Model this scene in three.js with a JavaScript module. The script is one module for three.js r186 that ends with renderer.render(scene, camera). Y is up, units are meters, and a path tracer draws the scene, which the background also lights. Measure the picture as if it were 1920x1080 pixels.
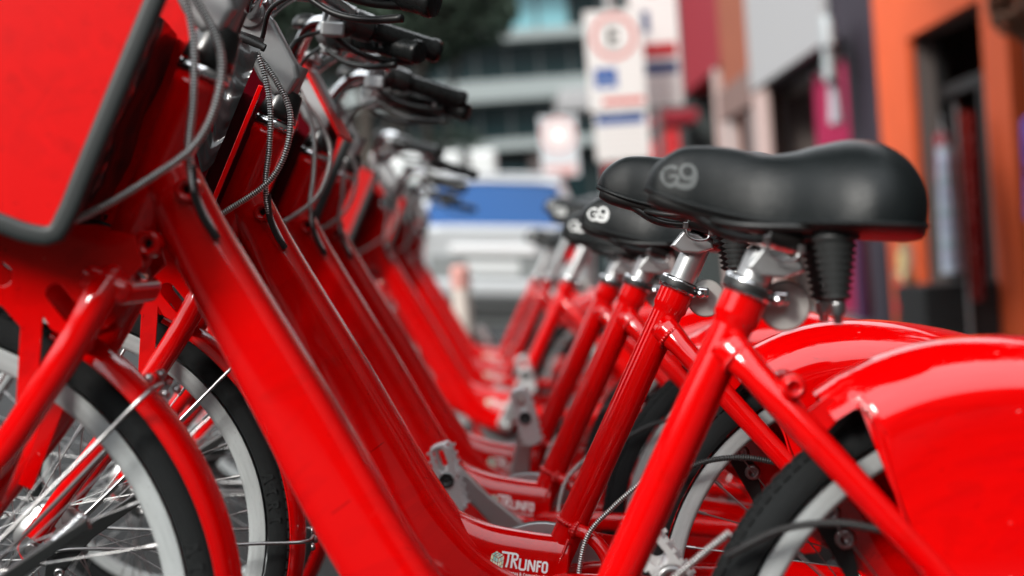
import * as THREE from 'three';
import { mergeGeometries, mergeVertices } from 'three/addons/utils/BufferGeometryUtils.js';
import { RoundedBoxGeometry } from 'three/addons/geometries/RoundedBoxGeometry.js';
import { FontLoader } from 'three/addons/loaders/FontLoader.js';
import { TextGeometry } from 'three/addons/geometries/TextGeometry.js';
import { ImprovedNoise } from 'three/addons/math/ImprovedNoise.js';

// ------------------------------------------------------------------ camera, sky, sun, exposure
const scene = new THREE.Scene();
const camera = new THREE.PerspectiveCamera(20.88, 16 / 9, 0.05, 400);
camera.position.set(0, 0.770, 0);
camera.quaternion.set(-0.00410328, -0.00992912, -0.03496140, 0.99933091);
camera.focus = 1.89;
camera.userData.fStop = 2.55;
const renderer = new THREE.WebGLRenderer();
renderer.toneMapping = THREE.LinearToneMapping;
renderer.toneMappingExposure = 1.7;
renderer.shadowMap.enabled = true;

function overcastSky() {                       // bright cloud layer, brighter overhead than at the horizon
  const W = 256, H = 128, d = new Float32Array(W * H * 4), n = new ImprovedNoise();
  for (let y = 0; y < H; y++) for (let x = 0; x < W; x++) {
    const el = ((y + .5) / H - .5) * Math.PI, az = (x / W) * 2 * Math.PI, s = Math.max(0, Math.sin(el));
    const cx = Math.cos(az) * Math.cos(el), cz = Math.sin(az) * Math.cos(el);
    const c = n.noise(cx * 2.1 + 7, s * 3, cz * 2.1) * .5 + n.noise(cx * 5 + 2, s * 6, cz * 5) * .25;
    const b = (1 + 2 * s) / 3 * (1 + .3 * c) * 2.0, i = (y * W + x) * 4;
    d[i] = b * .96; d[i + 1] = b * 1.0; d[i + 2] = b * 1.04; d[i + 3] = 1;
  }
  const t = new THREE.DataTexture(d, W, H, THREE.RGBAFormat, THREE.FloatType);
  t.mapping = THREE.EquirectangularReflectionMapping; t.magFilter = THREE.LinearFilter; t.needsUpdate = true;
  return t;
}
scene.background = overcastSky();
scene.environment = scene.background;
const sun = new THREE.DirectionalLight(new THREE.Color(1, .96, .9), 2.3);
sun.position.set(-6.0, 5.8, 4.8); sun.target.position.set(0, 0, -2);
sun.shadow.radius = 28; sun.castShadow = true;
Object.assign(sun.shadow.camera, { left: -12, right: 12, top: 12, bottom: -12, near: .5, far: 60 });
scene.add(sun, sun.target);

// ------------------------------------------------------------------ helpers
let seed = 7;
const rnd = () => { seed = (seed + 0x6d2b79f5) | 0; let t = Math.imul(seed ^ (seed >>> 15), 1 | seed); t = (t + Math.imul(t ^ (t >>> 7), 61 | t)) ^ t; return ((t ^ (t >>> 14)) >>> 0) / 4294967296; };
const rr = (a, b) => a + (b - a) * rnd();
const V = (x, y, z = 0) => new THREE.Vector3(x, y, z);
const perlin = new ImprovedNoise();
const names = {};
function numbered(n) { const k = names[n] = (names[n] ?? -1) + 1; return k ? n + '_' + String(k).padStart(3, '0') : n; }
function mesh(name, geo, mat, parent) {
  const m = new THREE.Mesh(geo, mat); m.name = name; m.castShadow = m.receiveShadow = true;
  if (parent) parent.add(m);
  return m;
}
function thing(name, label, category, pos = [0, 0, 0], group) {
  const o = new THREE.Group(); o.name = numbered(name); o.position.set(...pos); scene.add(o);
  o.userData.label = label; o.userData.category = category; if (group) o.userData.group = group;
  return o;
}
function structure(name, geo, mat) { const m = mesh(name, geo, mat, scene); m.userData.kind = 'structure'; return m; }
function rgb(r, g, b) { return new THREE.Color().setRGB(r, g, b); }
function std(color, rough, metal = 0, extra = {}) { return new THREE.MeshStandardMaterial({ color: rgb(...color), roughness: rough, metalness: metal, ...extra }); }
function phys(color, rough, extra = {}) { return new THREE.MeshPhysicalMaterial({ color: rgb(...color), roughness: rough, ...extra }); }
const flat = (g) => { g = g.index ? g.toNonIndexed() : g; for (const k of Object.keys(g.attributes)) if (!['position', 'normal', 'uv'].includes(k)) g.deleteAttribute(k); return g; };
const merge = (list) => mergeGeometries(list.map(flat));
function box(w, h, d, x = 0, y = 0, z = 0, bevel = 0) {
  const g = bevel ? new RoundedBoxGeometry(w, h, d, 2, bevel) : new THREE.BoxGeometry(w, h, d);
  return g.translate(x, y, z);
}
function aim(g, from, to) {                    // a geometry built along +y from 0, laid from one point to another
  const d = to.clone().sub(from), q = new THREE.Quaternion().setFromUnitVectors(V(0, 1, 0), d.clone().normalize());
  return g.applyQuaternion(q).translate(from.x, from.y, from.z);
}
function rod(a, b, r, r2 = r, n = 14) { const L = a.distanceTo(b); return aim(new THREE.CylinderGeometry(r2, r, L, n).translate(0, L / 2, 0), a, b); }
function lathe(profile, a, b, n = 28) {        // profile [radius, distance] turned about the line a-b
  const g = new THREE.LatheGeometry(profile.map(([r, y]) => new THREE.Vector2(Math.max(r, 1e-5), y)), n);
  return aim(g, a, b);
}
const cat = (pts, closed = false) => new THREE.CatmullRomCurve3(pts, closed, 'centripetal');
const tube = (pts, r, seg = 40, n = 8, curved = true) => new THREE.TubeGeometry(curved ? cat(pts) : pts, seg, r, n, false);
// a tube of changing superellipse section swept along points of a curve; half sizes: a in the bike's plane, b across it
function sweep(pts, size, { seg = 60, n = 32, e = 2, curve, cap = true, t0 = 0, t1 = 1, p0 = 0, p1 = Math.PI * 2, grow = 0, across = V(0, 0, 1) } = {}) {
  const c = curve ?? cat(pts), pos = [], uv = [], idx = [], L = c.getLength();
  for (let i = 0; i <= seg; i++) {
    const t = t0 + (t1 - t0) * i / seg, P = c.getPointAt(t), T = c.getTangentAt(t);
    const B = across.clone().addScaledVector(T, -across.dot(T)).normalize(), A = B.clone().cross(T);
    const [a, b, ee = e] = size(t);
    for (let j = 0; j <= n; j++) {
      const f = p0 + (p1 - p0) * j / n, cs = Math.cos(f), sn = Math.sin(f);
      const x = Math.sign(cs) * Math.abs(cs) ** (2 / ee) * (a + grow), z = Math.sign(sn) * Math.abs(sn) ** (2 / ee) * (b + grow);
      const q = P.clone().addScaledVector(A, x).addScaledVector(B, z);
      pos.push(q.x, q.y, q.z); uv.push(grow ? i / seg : t * L, grow ? j / n : j / n * .15);
    }
  }
  const w = n + 1;
  for (let i = 0; i < seg; i++) for (let j = 0; j < n; j++) { const k = i * w + j; idx.push(k, k + 1, k + w, k + 1, k + w + 1, k + w); }
  if (cap) for (const i of [0, seg]) {
    const P = c.getPointAt(t0 + (t1 - t0) * i / seg), k = pos.length / 3; pos.push(P.x, P.y, P.z); uv.push(0, 0);
    for (let j = 0; j < n; j++) i ? idx.push(k, i * w + j, i * w + j + 1) : idx.push(k, j + 1, j);
  }
  let g = new THREE.BufferGeometry();
  g.setAttribute('position', new THREE.Float32BufferAttribute(pos, 3)); g.setAttribute('uv', new THREE.Float32BufferAttribute(uv, 2)); g.setIndex(idx);
  g.computeVertexNormals();
  if (p1 - p0 > 6) {                            // close the seam of the normals
    const N = g.attributes.normal;
    for (let i = 0; i <= seg; i++) { const a = i * w, b = a + n, s = V(N.getX(a) + N.getX(b), N.getY(a) + N.getY(b), N.getZ(a) + N.getZ(b)).normalize(); N.setXYZ(a, s.x, s.y, s.z); N.setXYZ(b, s.x, s.y, s.z); }
  }
  return g;
}
function sheet(rows, cols, at, both = true) {  // a surface from at(i/rows, j/cols)
  const pos = [], uv = [], idx = [];
  for (let i = 0; i <= rows; i++) for (let j = 0; j <= cols; j++) { const p = at(i / rows, j / cols); pos.push(p.x, p.y, p.z); uv.push(j / cols, i / rows); }
  for (let i = 0; i < rows; i++) for (let j = 0; j < cols; j++) { const k = i * (cols + 1) + j, w = cols + 1; idx.push(k, k + 1, k + w, k + 1, k + w + 1, k + w); }
  const g = new THREE.BufferGeometry();
  g.setAttribute('position', new THREE.Float32BufferAttribute(pos, 3)); g.setAttribute('uv', new THREE.Float32BufferAttribute(uv, 2)); g.setIndex(idx); g.computeVertexNormals();
  return g;
}
function plate(points, z, thick, bevel = .0015, holes = [], curve = false) {
  const s = curve ? new THREE.Shape(new THREE.SplineCurve([...points, points[0]].map(([x, y]) => new THREE.Vector2(x, y))).getPoints(points.length * 8)) : new THREE.Shape(points.map(([x, y]) => new THREE.Vector2(x, y)));
  for (const h of holes) s.holes.push(new THREE.Path(h.map(([x, y]) => new THREE.Vector2(x, y))));
  return new THREE.ExtrudeGeometry(s, { depth: Math.max(1e-4, thick - 2 * bevel), bevelEnabled: bevel > 0, bevelThickness: bevel, bevelSize: bevel, bevelOffset: -bevel, bevelSegments: 3, curveSegments: 16 }).translate(0, 0, z - thick / 2 + bevel);
}
function slot(ax, ay, bx, by, r, n = 8) {       // outline of a rounded slot
  const a = Math.atan2(by - ay, bx - ax), o = [];
  for (let i = 0; i <= n; i++) { const f = a + Math.PI / 2 + Math.PI * i / n; o.push([ax + r * Math.cos(f), ay + r * Math.sin(f)]); }
  for (let i = 0; i <= n; i++) { const f = a - Math.PI / 2 + Math.PI * i / n; o.push([bx + r * Math.cos(f), by + r * Math.sin(f)]); }
  return o;
}
function noiseMap(size, lo, hi, f, repeat, speck = 0) {
  const d = new Uint8Array(size * size * 4);
  for (let y = 0; y < size; y++) for (let x = 0; x < size; x++) {
    let s = 0, a = 1, k = f;
    for (let o = 0; o < 4; o++) { s += a * perlin.noise(x / size * k, y / size * k, o * 3.7 + f); a *= .55; k *= 2.1; }
    let v = lo + (hi - lo) * Math.min(1, Math.max(0, .5 + s * .45));
    if (speck && perlin.noise(x * .35, y * .35, 9.1) > 1 - speck) v *= .45;
    const i = (y * size + x) * 4; d[i] = d[i + 1] = d[i + 2] = Math.round(255 * Math.min(1, v)); d[i + 3] = 255;
  }
  const t = new THREE.DataTexture(d, size, size); t.magFilter = THREE.LinearFilter; t.wrapS = t.wrapT = THREE.RepeatWrapping; t.repeat.set(repeat, repeat); t.needsUpdate = true;
  return t;
}
function canvas(w, h, draw) {
  const c = document.createElement('canvas'); c.width = w; c.height = h; draw(c.getContext('2d'), w, h);
  const t = new THREE.CanvasTexture(c); t.colorSpace = THREE.SRGBColorSpace; return t;
}

// ------------------------------------------------------------------ materials
function paintMap(sd, rx, ry, chips, scuffs) {   // red paint with a few stone chips, scuffs and dull spots
  seed = sd;
  const t = canvas(1024, 1024, (c) => {
    c.fillStyle = 'rgb(205,1,2)'; c.fillRect(0, 0, 1024, 1024);
    for (let i = 0; i < 900; i++) { c.fillStyle = `rgba(${150 + 80 * rnd()},${4 * rnd()},${6 * rnd()},${.06 + .08 * rnd()})`; c.beginPath(); c.ellipse(1024 * rnd(), 1024 * rnd(), 8 + 50 * rnd(), 4 + 20 * rnd(), 3 * rnd(), 0, 7); c.fill(); }
    for (let i = 0; i < scuffs; i++) { const x = 1024 * rnd(), y = 1024 * rnd(), a = rr(0, 6.3), l = 4 + 26 * rnd(); c.strokeStyle = rnd() < .7 ? `rgba(60,0,2,${.25 + .4 * rnd()})` : `rgba(240,120,120,${.2 + .3 * rnd()})`; c.lineWidth = .6 + 1.6 * rnd(); c.beginPath(); c.moveTo(x, y); c.quadraticCurveTo(x + l * Math.cos(a) * .5 + 3 * rnd(), y + l * Math.sin(a) * .5, x + l * Math.cos(a), y + l * Math.sin(a)); c.stroke(); }
    for (let i = 0; i < chips; i++) { c.fillStyle = rnd() < .5 ? 'rgba(235,215,210,.85)' : 'rgba(35,8,8,.8)'; c.beginPath(); c.ellipse(1024 * rnd(), 1024 * rnd(), .8 + 1.8 * rnd(), .7 + 1.1 * rnd(), 3 * rnd(), 0, 7); c.fill(); }
  });
  t.wrapS = t.wrapT = THREE.RepeatWrapping; t.repeat.set(rx, ry); return t;
}
const roughA = noiseMap(256, .02, .16, 5, 3), roughB = noiseMap(256, .25, .55, 6, 2), dirt = noiseMap(256, .72, 1, 7, 4, .42);
const M = {
  red: phys([1, 1, 1], .10, { ior: 1.58, map: paintMap(31, 2.2, 2.2, 35, 90) }),
  bellows: phys([.022, .024, .024], .5),
  redPanel: phys([1, 1, 1], .36, { specularIntensity: .5, map: paintMap(32, 3, 3, 30, 60) }),
  filmRed: phys([.075, .0008, .004], .16),
  rubber: phys([.008, .009, .009], .72, { specularIntensity: .5, roughnessMap: roughB }),
  tyre: phys([.010, .0115, .012], .8, { specularIntensity: .5, bumpMap: noiseMap(256, 0, 1, 40, 6), bumpScale: .0006 }),
  rim: std([.46, .49, .49], .5, .1, { map: dirt }),
  alu: std([.48, .49, .49], .36, .9),
  aluDark: std([.36, .37, .375], .4, .8),
  chrome: std([.78, .79, .8], .12, 1),
  steel: std([.42, .42, .42], .28, 1),
  cable: std([1, 1, 1], .3, .85, { vertexColors: true }),
  cableDark: std([.035, .035, .035], .4, .3),
  black: std([.010, .011, .011], .45),
  blackGloss: phys([.008, .009, .009], .3, { clearcoat: .5, clearcoatRoughness: .15 }),
  saddle: phys([.007, .009, .0095],   .34, { specularIntensity: .45, bumpMap: noiseMap(256, 0, 1, 60, 5), bumpScale: .00025 }),
  trim: phys([.022, .026, .026], .45, { specularIntensity: .8 }),
  film: phys([.02, .021, .022], .2, { clearcoat: .3, clearcoatRoughness: .12 }),
  lens: phys([.6, .004, .01], .15, { clearcoat: 1 }),
  pedal: std([.62, .63, .63], .42, .6),
  disc: std([.42, .42, .40], .45, .2),
  brass: std([.6, .35, .2], .3, .9),
  tool: std([.3, .3, .3], .3, .9),
};

// ------------------------------------------------------------------ setting: ground
function asphaltMap() {
  const d = noiseMap(512, .45, 1, 24, 1, .3); return d;
}
const asphalt = phys([.035, .037, .038], .9, { specularIntensity: .3, map: noiseMap(512, .55, 1, 30, 40, .3), bumpMap: noiseMap(256, 0, 1, 60, 60), bumpScale: .004 });
const paving = phys([.030, .031, .031], .9, { specularIntensity: .3, map: noiseMap(512, .6, 1, 20, 8, .3) });
structure('road', new THREE.PlaneGeometry(320, 320).rotateX(-Math.PI / 2), asphalt);
structure('kerbed_pavement', box(14, .147, 60, -7.05, .0735, -20, .012), paving);
structure('pavement', box(2.3, .02, 60, 2.75, .004, -22), paving);

// ------------------------------------------------------------------ the street behind: shop fronts on the right stand along x = 3.8
const B = (name, label, cat_, parts, group) => {      // a thing made of named parts: [part, geometry, material, label?]
  const t = thing(name, label, cat_, [0, 0, 0], group);
  for (const [n, g, m, l] of parts) { const o = mesh(n, g, m, t); if (l) o.userData.label = l; }
  return t;
};
const plaster = (c, r = .8) => std(c, r, 0, { map: noiseMap(256, .8, 1, 6, 1, .3) });
const W = {
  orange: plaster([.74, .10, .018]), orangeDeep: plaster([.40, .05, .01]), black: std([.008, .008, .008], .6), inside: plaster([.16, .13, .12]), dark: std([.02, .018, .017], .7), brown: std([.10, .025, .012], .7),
  purple: plaster([.018, .010, .022]), magenta: std([.26, .002, .045], .85), white: plaster([.62, .61, .62]), pinkWall: plaster([.50, .36, .33]), terracotta: plaster([.28, .07, .03]),
  red: std([.24, .003, .014], .7), grey: std([.18, .17, .17], .6), shutter: std([.12, .11, .11], .45, .4), concrete: plaster([.25, .28, .275]), tealGlass: phys([.02, .075, .085], .2, { specularIntensity: .6 }), darkGlass: phys([.010, .022, .024], .2, { specularIntensity: .25 }),
  signWhite: std([.36, .355, .36], .5), skin: std([.45, .24, .16], .6), hair: std([.20, .09, .05], .8), purpleCloth: std([.10, .045, .30], .85), yellow: std([.70, .58, .26], .85), shirt: std([.48, .51, .58], .85), post: plaster([.70, .62, .56]),
  tealSkyReflect: std([.16, .36, .40], .2, .1),  // reflected sky put into the base colour of a few office windows
  bluePaint: std([.02, .10, .32], .45), redPaint: std([.55, .015, .02], .45), mullion: std([.07, .08, .08], .5), galv: std([.45, .47, .47], .4, .7),
};
// a wall slab lying along the street: x thickness, from z0 (far) to z1 (near), y0 to y1
const slab = (x0, x1, y0, y1, z0, z1, bev = 0) => box(x1 - x0, y1 - y0, z1 - z0, (x0 + x1) / 2, (y0 + y1) / 2, (z0 + z1) / 2, bev);

B('shop_building', 'orange painted shop front with a tall dark doorway and a slim orange pillar', 'shop', [
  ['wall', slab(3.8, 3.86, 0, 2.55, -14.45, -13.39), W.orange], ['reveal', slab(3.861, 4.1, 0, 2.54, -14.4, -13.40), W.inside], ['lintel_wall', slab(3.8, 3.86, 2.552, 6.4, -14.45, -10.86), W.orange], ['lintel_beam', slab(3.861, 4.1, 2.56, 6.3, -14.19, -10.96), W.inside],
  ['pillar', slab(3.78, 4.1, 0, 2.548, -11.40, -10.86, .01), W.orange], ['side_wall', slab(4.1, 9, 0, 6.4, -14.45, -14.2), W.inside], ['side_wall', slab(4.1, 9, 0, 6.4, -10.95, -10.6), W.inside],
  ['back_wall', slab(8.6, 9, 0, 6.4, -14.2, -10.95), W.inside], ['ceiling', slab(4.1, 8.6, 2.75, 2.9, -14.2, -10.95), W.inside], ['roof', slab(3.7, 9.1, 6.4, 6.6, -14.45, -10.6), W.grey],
  ['door_frame', merge([slab(4.02, 4.09, 0, 2.54, -13.38, -13.28), slab(4.02, 4.09, 2.0, 2.10, -13.28, -11.42), slab(4.02, 4.09, 0, 2.0, -12.30, -12.22)]), W.black],
  ['folding_shutter', merge([0, 1, 2, 3, 4, 5].map((i) => slab(4.0 + (i % 2) * .03, 4.03 + (i % 2) * .03, .05, 1.98, -12.10 + i * .105, -12.005 + i * .105))), W.shutter],
  ['door_panel', slab(4.3, 4.36, 0, 1.95, -12.95, -12.3), W.brown],
  ['threshold', slab(3.70, 4.4, 0, .06, -13.37, -11.42), W.grey],
]);
B('shop_building', 'black shop front at the right edge beyond the orange pillar', 'shop', [['wall', slab(3.82, 9, 0, 6.2, -10.59, -4.5), W.black], ['roof', slab(3.7, 9.1, 6.2, 6.4, -10.58, -4.5), W.grey]]);
B('shop_building', 'dark purple narrow front left of the orange shop', 'shop', [['wall', slab(3.8, 9, 0, 5.6, -15.62, -14.46), W.purple], ['roof', slab(3.7, 9.1, 5.6, 5.8, -15.62, -14.46), W.grey]]);
B('shop_building', 'shop with a big plain white sign over an open magenta draped front', 'shop', [
  ['sign_board', slab(3.70, 3.79, 2.93, 5.2, -20.45, -16.15, .01), W.signWhite], ['wall', slab(3.8, 4.1, 2.93, 6, -20.5, -15.63), W.purple], ['back_wall', slab(6.0, 6.3, 0, 6, -20.5, -15.63), W.inside], ['floor', slab(3.9, 6, 0, .03, -20.5, -15.63), W.grey], ['side_wall', slab(4.1, 6, 0, 2.8, -20.5, -20.3), W.inside],
  ['pillar', slab(3.74, 3.82, 0, 2.925, -20.6, -19.75, .02), W.pinkWall], ['soffit', slab(4.1, 6, 2.8, 2.93, -20.5, -15.63), W.inside], ['roof', slab(3.68, 6.4, 6, 6.2, -20.6, -15.63), W.grey],
]);
{
  const drape = (z0, z1, x, y0, y1, amp, n) => sheet(20, 70, (i, j) => V(x + amp * Math.sin(j * n) + .02 * perlin.noise(j * 9, i * 2, 1), lerpN(y1, y0, i), lerpN(z0, z1, j)));
  const t = thing('curtain', 'deep magenta cloth hanging in the open shop under the white sign', 'curtain'); mesh('cloth', drape(-17.95, -16.3, 3.98, .1, 2.8, .05, 26), W.magenta, t); mesh('rod', rod(V(3.98, 2.8, -18.0), V(3.98, 2.8, -16.2), .02), W.galv, t);
  const u = thing('curtain', 'second magenta cloth deeper inside, between the pale pillar and the front cloth', 'curtain'); mesh('cloth', drape(-19.6, -18.1, 5.2, .1, 2.7, .06, 22), W.magenta, u); mesh('rod', rod(V(5.2, 2.7, -19.7), V(5.2, 2.7, -18), .02), W.galv, u);
}
function lerpN(a, b, t) { return a + (b - a) * t; }
B('shop_building', 'brick orange upper front with pale posts left of the white sign', 'shop', [
  ['wall', slab(3.8, 4.1, 3.25, 6.8, -23.3, -20.62), W.terracotta], ['back_wall', slab(5.5, 5.8, 0, 6.8, -23.3, -20.62), W.brown], ['pillar', slab(3.8, 3.9, 0, 3.25, -22.9, -22.6), W.pinkWall], ['pillar', slab(3.8, 3.9, 0, 3.25, -21.3, -21.05), W.grey],
  ['fascia', slab(3.72, 3.8, 2.8, 3.25, -23.3, -20.62), std([.17, .10, .085], .8)], ['roof', slab(3.7, 5.9, 6.8, 7, -23.3, -20.62), W.grey],
]);
B('shop_building', 'red fronted shop with a pale door beside the brick orange front', 'shop', [
  ['wall', slab(3.8, 6, 3.7, 7.5, -27.4, -23.32), W.red], ['back_wall', slab(4.3, 6, 0, 3.7, -27.4, -23.32), W.brown], ['door', slab(4.1, 4.28, 0, 3.2, -26.0, -24.9), W.white], ['pillar', slab(3.8, 3.9, 0, 3.7, -24.2, -23.8), W.pinkWall], ['awning', slab(3.1, 3.8, 3.1, 3.3, -27.3, -25.9, .03), W.red], ['roof', slab(3.7, 6.1, 7.5, 7.7, -27.4, -23.32), W.grey],
]);
B('shop_building', 'dark grey front at the far end of the row of shops', 'shop', [
  ['wall', slab(3.8, 9, 0, 8, -42, -27.42), std([.035, .045, .045], .7)], ['door', slab(3.74, 3.79, 0, 2.6, -31, -29.5), W.pinkWall], ['shop_sign', slab(3.72, 3.79, 2.7, 3.3, -33, -28.5), W.redPaint], ['roof', slab(3.7, 9.1, 8, 8.2, -42, -27.42), W.grey],
]);
// clothes and goods hung out in front
function garment(name, label, cat_, mat, [x, y, z], w, h, flare, sleeves, turn = Math.PI / 2) {
  const t = thing(name, label, cat_, [x, y, z]);
  const half = (v) => w / 2 * (1 + flare * v) * (v < .12 ? .7 + 2.5 * v : 1);
  const ring = (i, j) => { const f = j * Math.PI * 2, r = half(i), c = Math.cos(f), s = Math.sin(f); return V(r * c * (1 + .03 * Math.sin(9 * f + i * 4)), -h * i, (.06 + .05 * i * flare) * s + .015 * Math.sin(7 * f) * i); };
  const b = mesh('cloth', sheet(24, 60, ring), mat, t);
  if (sleeves) for (const s of [1, -1]) mesh('sleeve', sweep([V(s * w * .40, -.05, 0), V(s * w * .62, -.16, .01), V(s * w * .74, -.34, .02)], (q) => [.075 - .015 * q, .05], { seg: 16, n: 16 }), mat, t);
  mesh('hanger', merge([tube([V(-w * .4, -.02, 0), V(0, .06, 0), V(w * .4, -.02, 0)], .006, 20, 6), tube([V(0, .06, 0), V(0, .12, 0), V(.02, .15, 0), V(.04, .12, 0)], .005, 16, 6)]), W.galv, t);
  t.rotation.y = turn; return t;
}
garment('dress', 'long pale grey striped dress hanging right behind the nearest saddle', 'dress', new THREE.MeshStandardMaterial({ roughness: .85, map: canvas(64, 256, (c) => { for (let i = 0; i < 16; i++) { c.fillStyle = ['#b9c0cc', '#aab2c2', '#b3b3c4', '#9fb0b8'][i % 4]; c.fillRect(0, i * 16, 64, 16); } }) }), [3.38, 1.46, -11.14], .46, .90, .12, false, 1.25);
garment('shirt', 'red short sleeved shirt hanging above the pale dress', 'shirt', W.red, [3.58, 1.60, -11.85], .50, .36, .1, true, 1.25);
garment('shirt', 'purple shirt at the right edge by the orange pillar', 'shirt', W.purpleCloth, [3.46, 1.50, -9.55], .5, .62, .15, true, 1.1);
garment('shirt', 'grey and white shirt hanging high beside the white sign', 'shirt', std([.36, .40, .41], .85), [3.55, 3.05, -15.2], .5, .62, .1, true, 1.3);
garment('shirt', 'pale lilac shirt hanging below the grey and white one', 'shirt', std([.40, .38, .43], .85), [3.6, 2.42, -15.3], .34, .40, .1, false, 1.3);
garment('trousers', 'dark violet trousers hanging left of the pale yellow dress', 'trousers', std([.045, .015, .06], .85), [3.5, 1.05, -14.3], .36, .92, .05, false, 1.2);
{
  const t = thing('shop_banner', 'narrow upright red banner with white frilled lettering in front of the doorway', 'banner', [3.60, 0, -11.32]);
  const g = new THREE.BoxGeometry(.16, 1.38, .012).translate(0, 1.03, 0);
  mesh('cloth', g, new THREE.MeshStandardMaterial({ roughness: .8, map: canvas(64, 512, (c) => { c.fillStyle = '#7d0a12'; c.fillRect(0, 0, 64, 512); c.fillStyle = '#c99'; for (let i = 0; i < 40; i++) { c.beginPath(); c.arc(20 + 22 * rnd(), i * 13 + 6, 3 + 5 * rnd(), 0, 7); c.fill(); } }) }), t);
  mesh('pole', rod(V(-.09, 0, 0), V(-.09, 1.78, 0), .012), W.galv, t); mesh('base', box(.3, .03, .3, 0, .015, 0, .01), W.black, t); t.rotation.y = .5;
}
function dressForm(label, x, z, top, cloth, skirt, wig) {    // shop mannequin
  const t = thing('mannequin', label, 'mannequin', [x, 0, z]);
  const s = top;
  mesh('torso', sweep([V(0, .50 * s, 0), V(0, .56 * s, 0), V(0, .64 * s, 0), V(0, .74 * s, .01), V(0, .81 * s, 0), V(0, .845 * s, 0), V(0, .87 * s, 0)], (q) => [[.10, .155], [.095, .125], [.11, .15], [.10, .165], [.05, .07], [.035, .04]].map((a) => [a[0] * s / 1.7, a[1] * s / 1.7])[Math.min(5, Math.floor(q * 5.99))], { seg: 50, n: 24 }), cloth, t);
  mesh('head', new THREE.SphereGeometry(.095 * s / 1.7, 20, 16).scale(.9, 1.25, 1).translate(0, .94 * s, 0), W.skin, t);
  mesh('skirt', lathe([[.10, 0], [.15, .1 * s], [.2, .28 * s], [.19, .28 * s]].map(([r, y]) => [r * s / 1.7, y]), V(0, .55 * s, 0), V(0, 0, 0)), skirt, t);
  for (const k of [1, -1]) { mesh('leg', sweep([V(0, .34 * s, k * .07), V(.01, .2 * s, k * .07), V(0, .03 * s, k * .065)], (q) => [.05 - .025 * q, .05 - .025 * q], { seg: 16, n: 12 }), W.skin, t); mesh('arm', sweep([V(0, .8 * s, k * .15 * s / 1.7), V(0, .66 * s, k * .22 * s / 1.7), V(-.05, .52 * s, k * .24 * s / 1.7)], (q) => [.04 - .018 * q, .04 - .018 * q], { seg: 16, n: 12 }), W.skin, t); }
  mesh('base', lathe([[0, 0], [.17, 0], [.17, .015], [.02, .02], [.012, .03], [.012, .3 * s], [0, .3 * s]], V(0, 0, 0), V(0, 1, 0)), W.galv, t);
  if (wig) { const l = []; for (let i = 0; i < 60; i++) { const a = rr(0, 6.3), b = rr(-.6, 1.4), r = .11; l.push(new THREE.TorusGeometry(.03, .011, 5, 10).rotateX(rr(0, 3)).rotateY(rr(0, 3)).translate(r * Math.cos(a) * Math.cos(b), .95 * s + r * Math.sin(b), r * Math.sin(a) * Math.cos(b))); } mesh('wig', merge(l), W.hair, t); }
  return t;
}
dressForm('small mannequin in a pale yellow top and red skirt outside the shop', 3.32, -12.15, .98, W.yellow, W.redPaint, true);
{
  const t = thing('curly_hair', 'brown curly hair in the top right corner, built as a hanging ball', 'decoration', [3.42, 2.20, -9.42]), l = [];  // curly brown hair modelled as a ball; cord and bracket are added
  for (let i = 0; i < 130; i++) { const a = rr(0, 6.3), b = rr(-1.5, 1.5), r = .19; l.push(new THREE.TorusGeometry(.05, .012, 5, 12).rotateX(rr(0, 3)).rotateY(rr(0, 3)).translate(r * Math.cos(a) * Math.cos(b), r * Math.sin(b), r * Math.sin(a) * Math.cos(b))); }
  mesh('curls', merge(l), W.hair, t); mesh('cord', rod(V(0, .2, 0), V(0, 1.6, 0), .006), W.black, t); mesh('bracket', rod(V(0, 1.6, 0), V(.5, 1.6, 0), .015), W.black, t);
}
{
  const t = thing('display_table', 'low black table under the pale dress by the shop door', 'table', [3.50, 0, -11.75]);
  mesh('table_top', box(.55, .03, .8, 0, .46, 0, .006), W.black, t); mesh('cloth', merge([box(.54, .40, .012, 0, .245, .4), box(.012, .40, .78, -.27, .245, 0), box(.54, .40, .012, 0, .245, -.4)]), W.black, t); for (const [x, z] of [[.24, .36], [-.24, .36], [.24, -.36], [-.24, -.36]]) mesh('leg', box(.03, .45, .03, x, .225, z), W.black, t);
}

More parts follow.
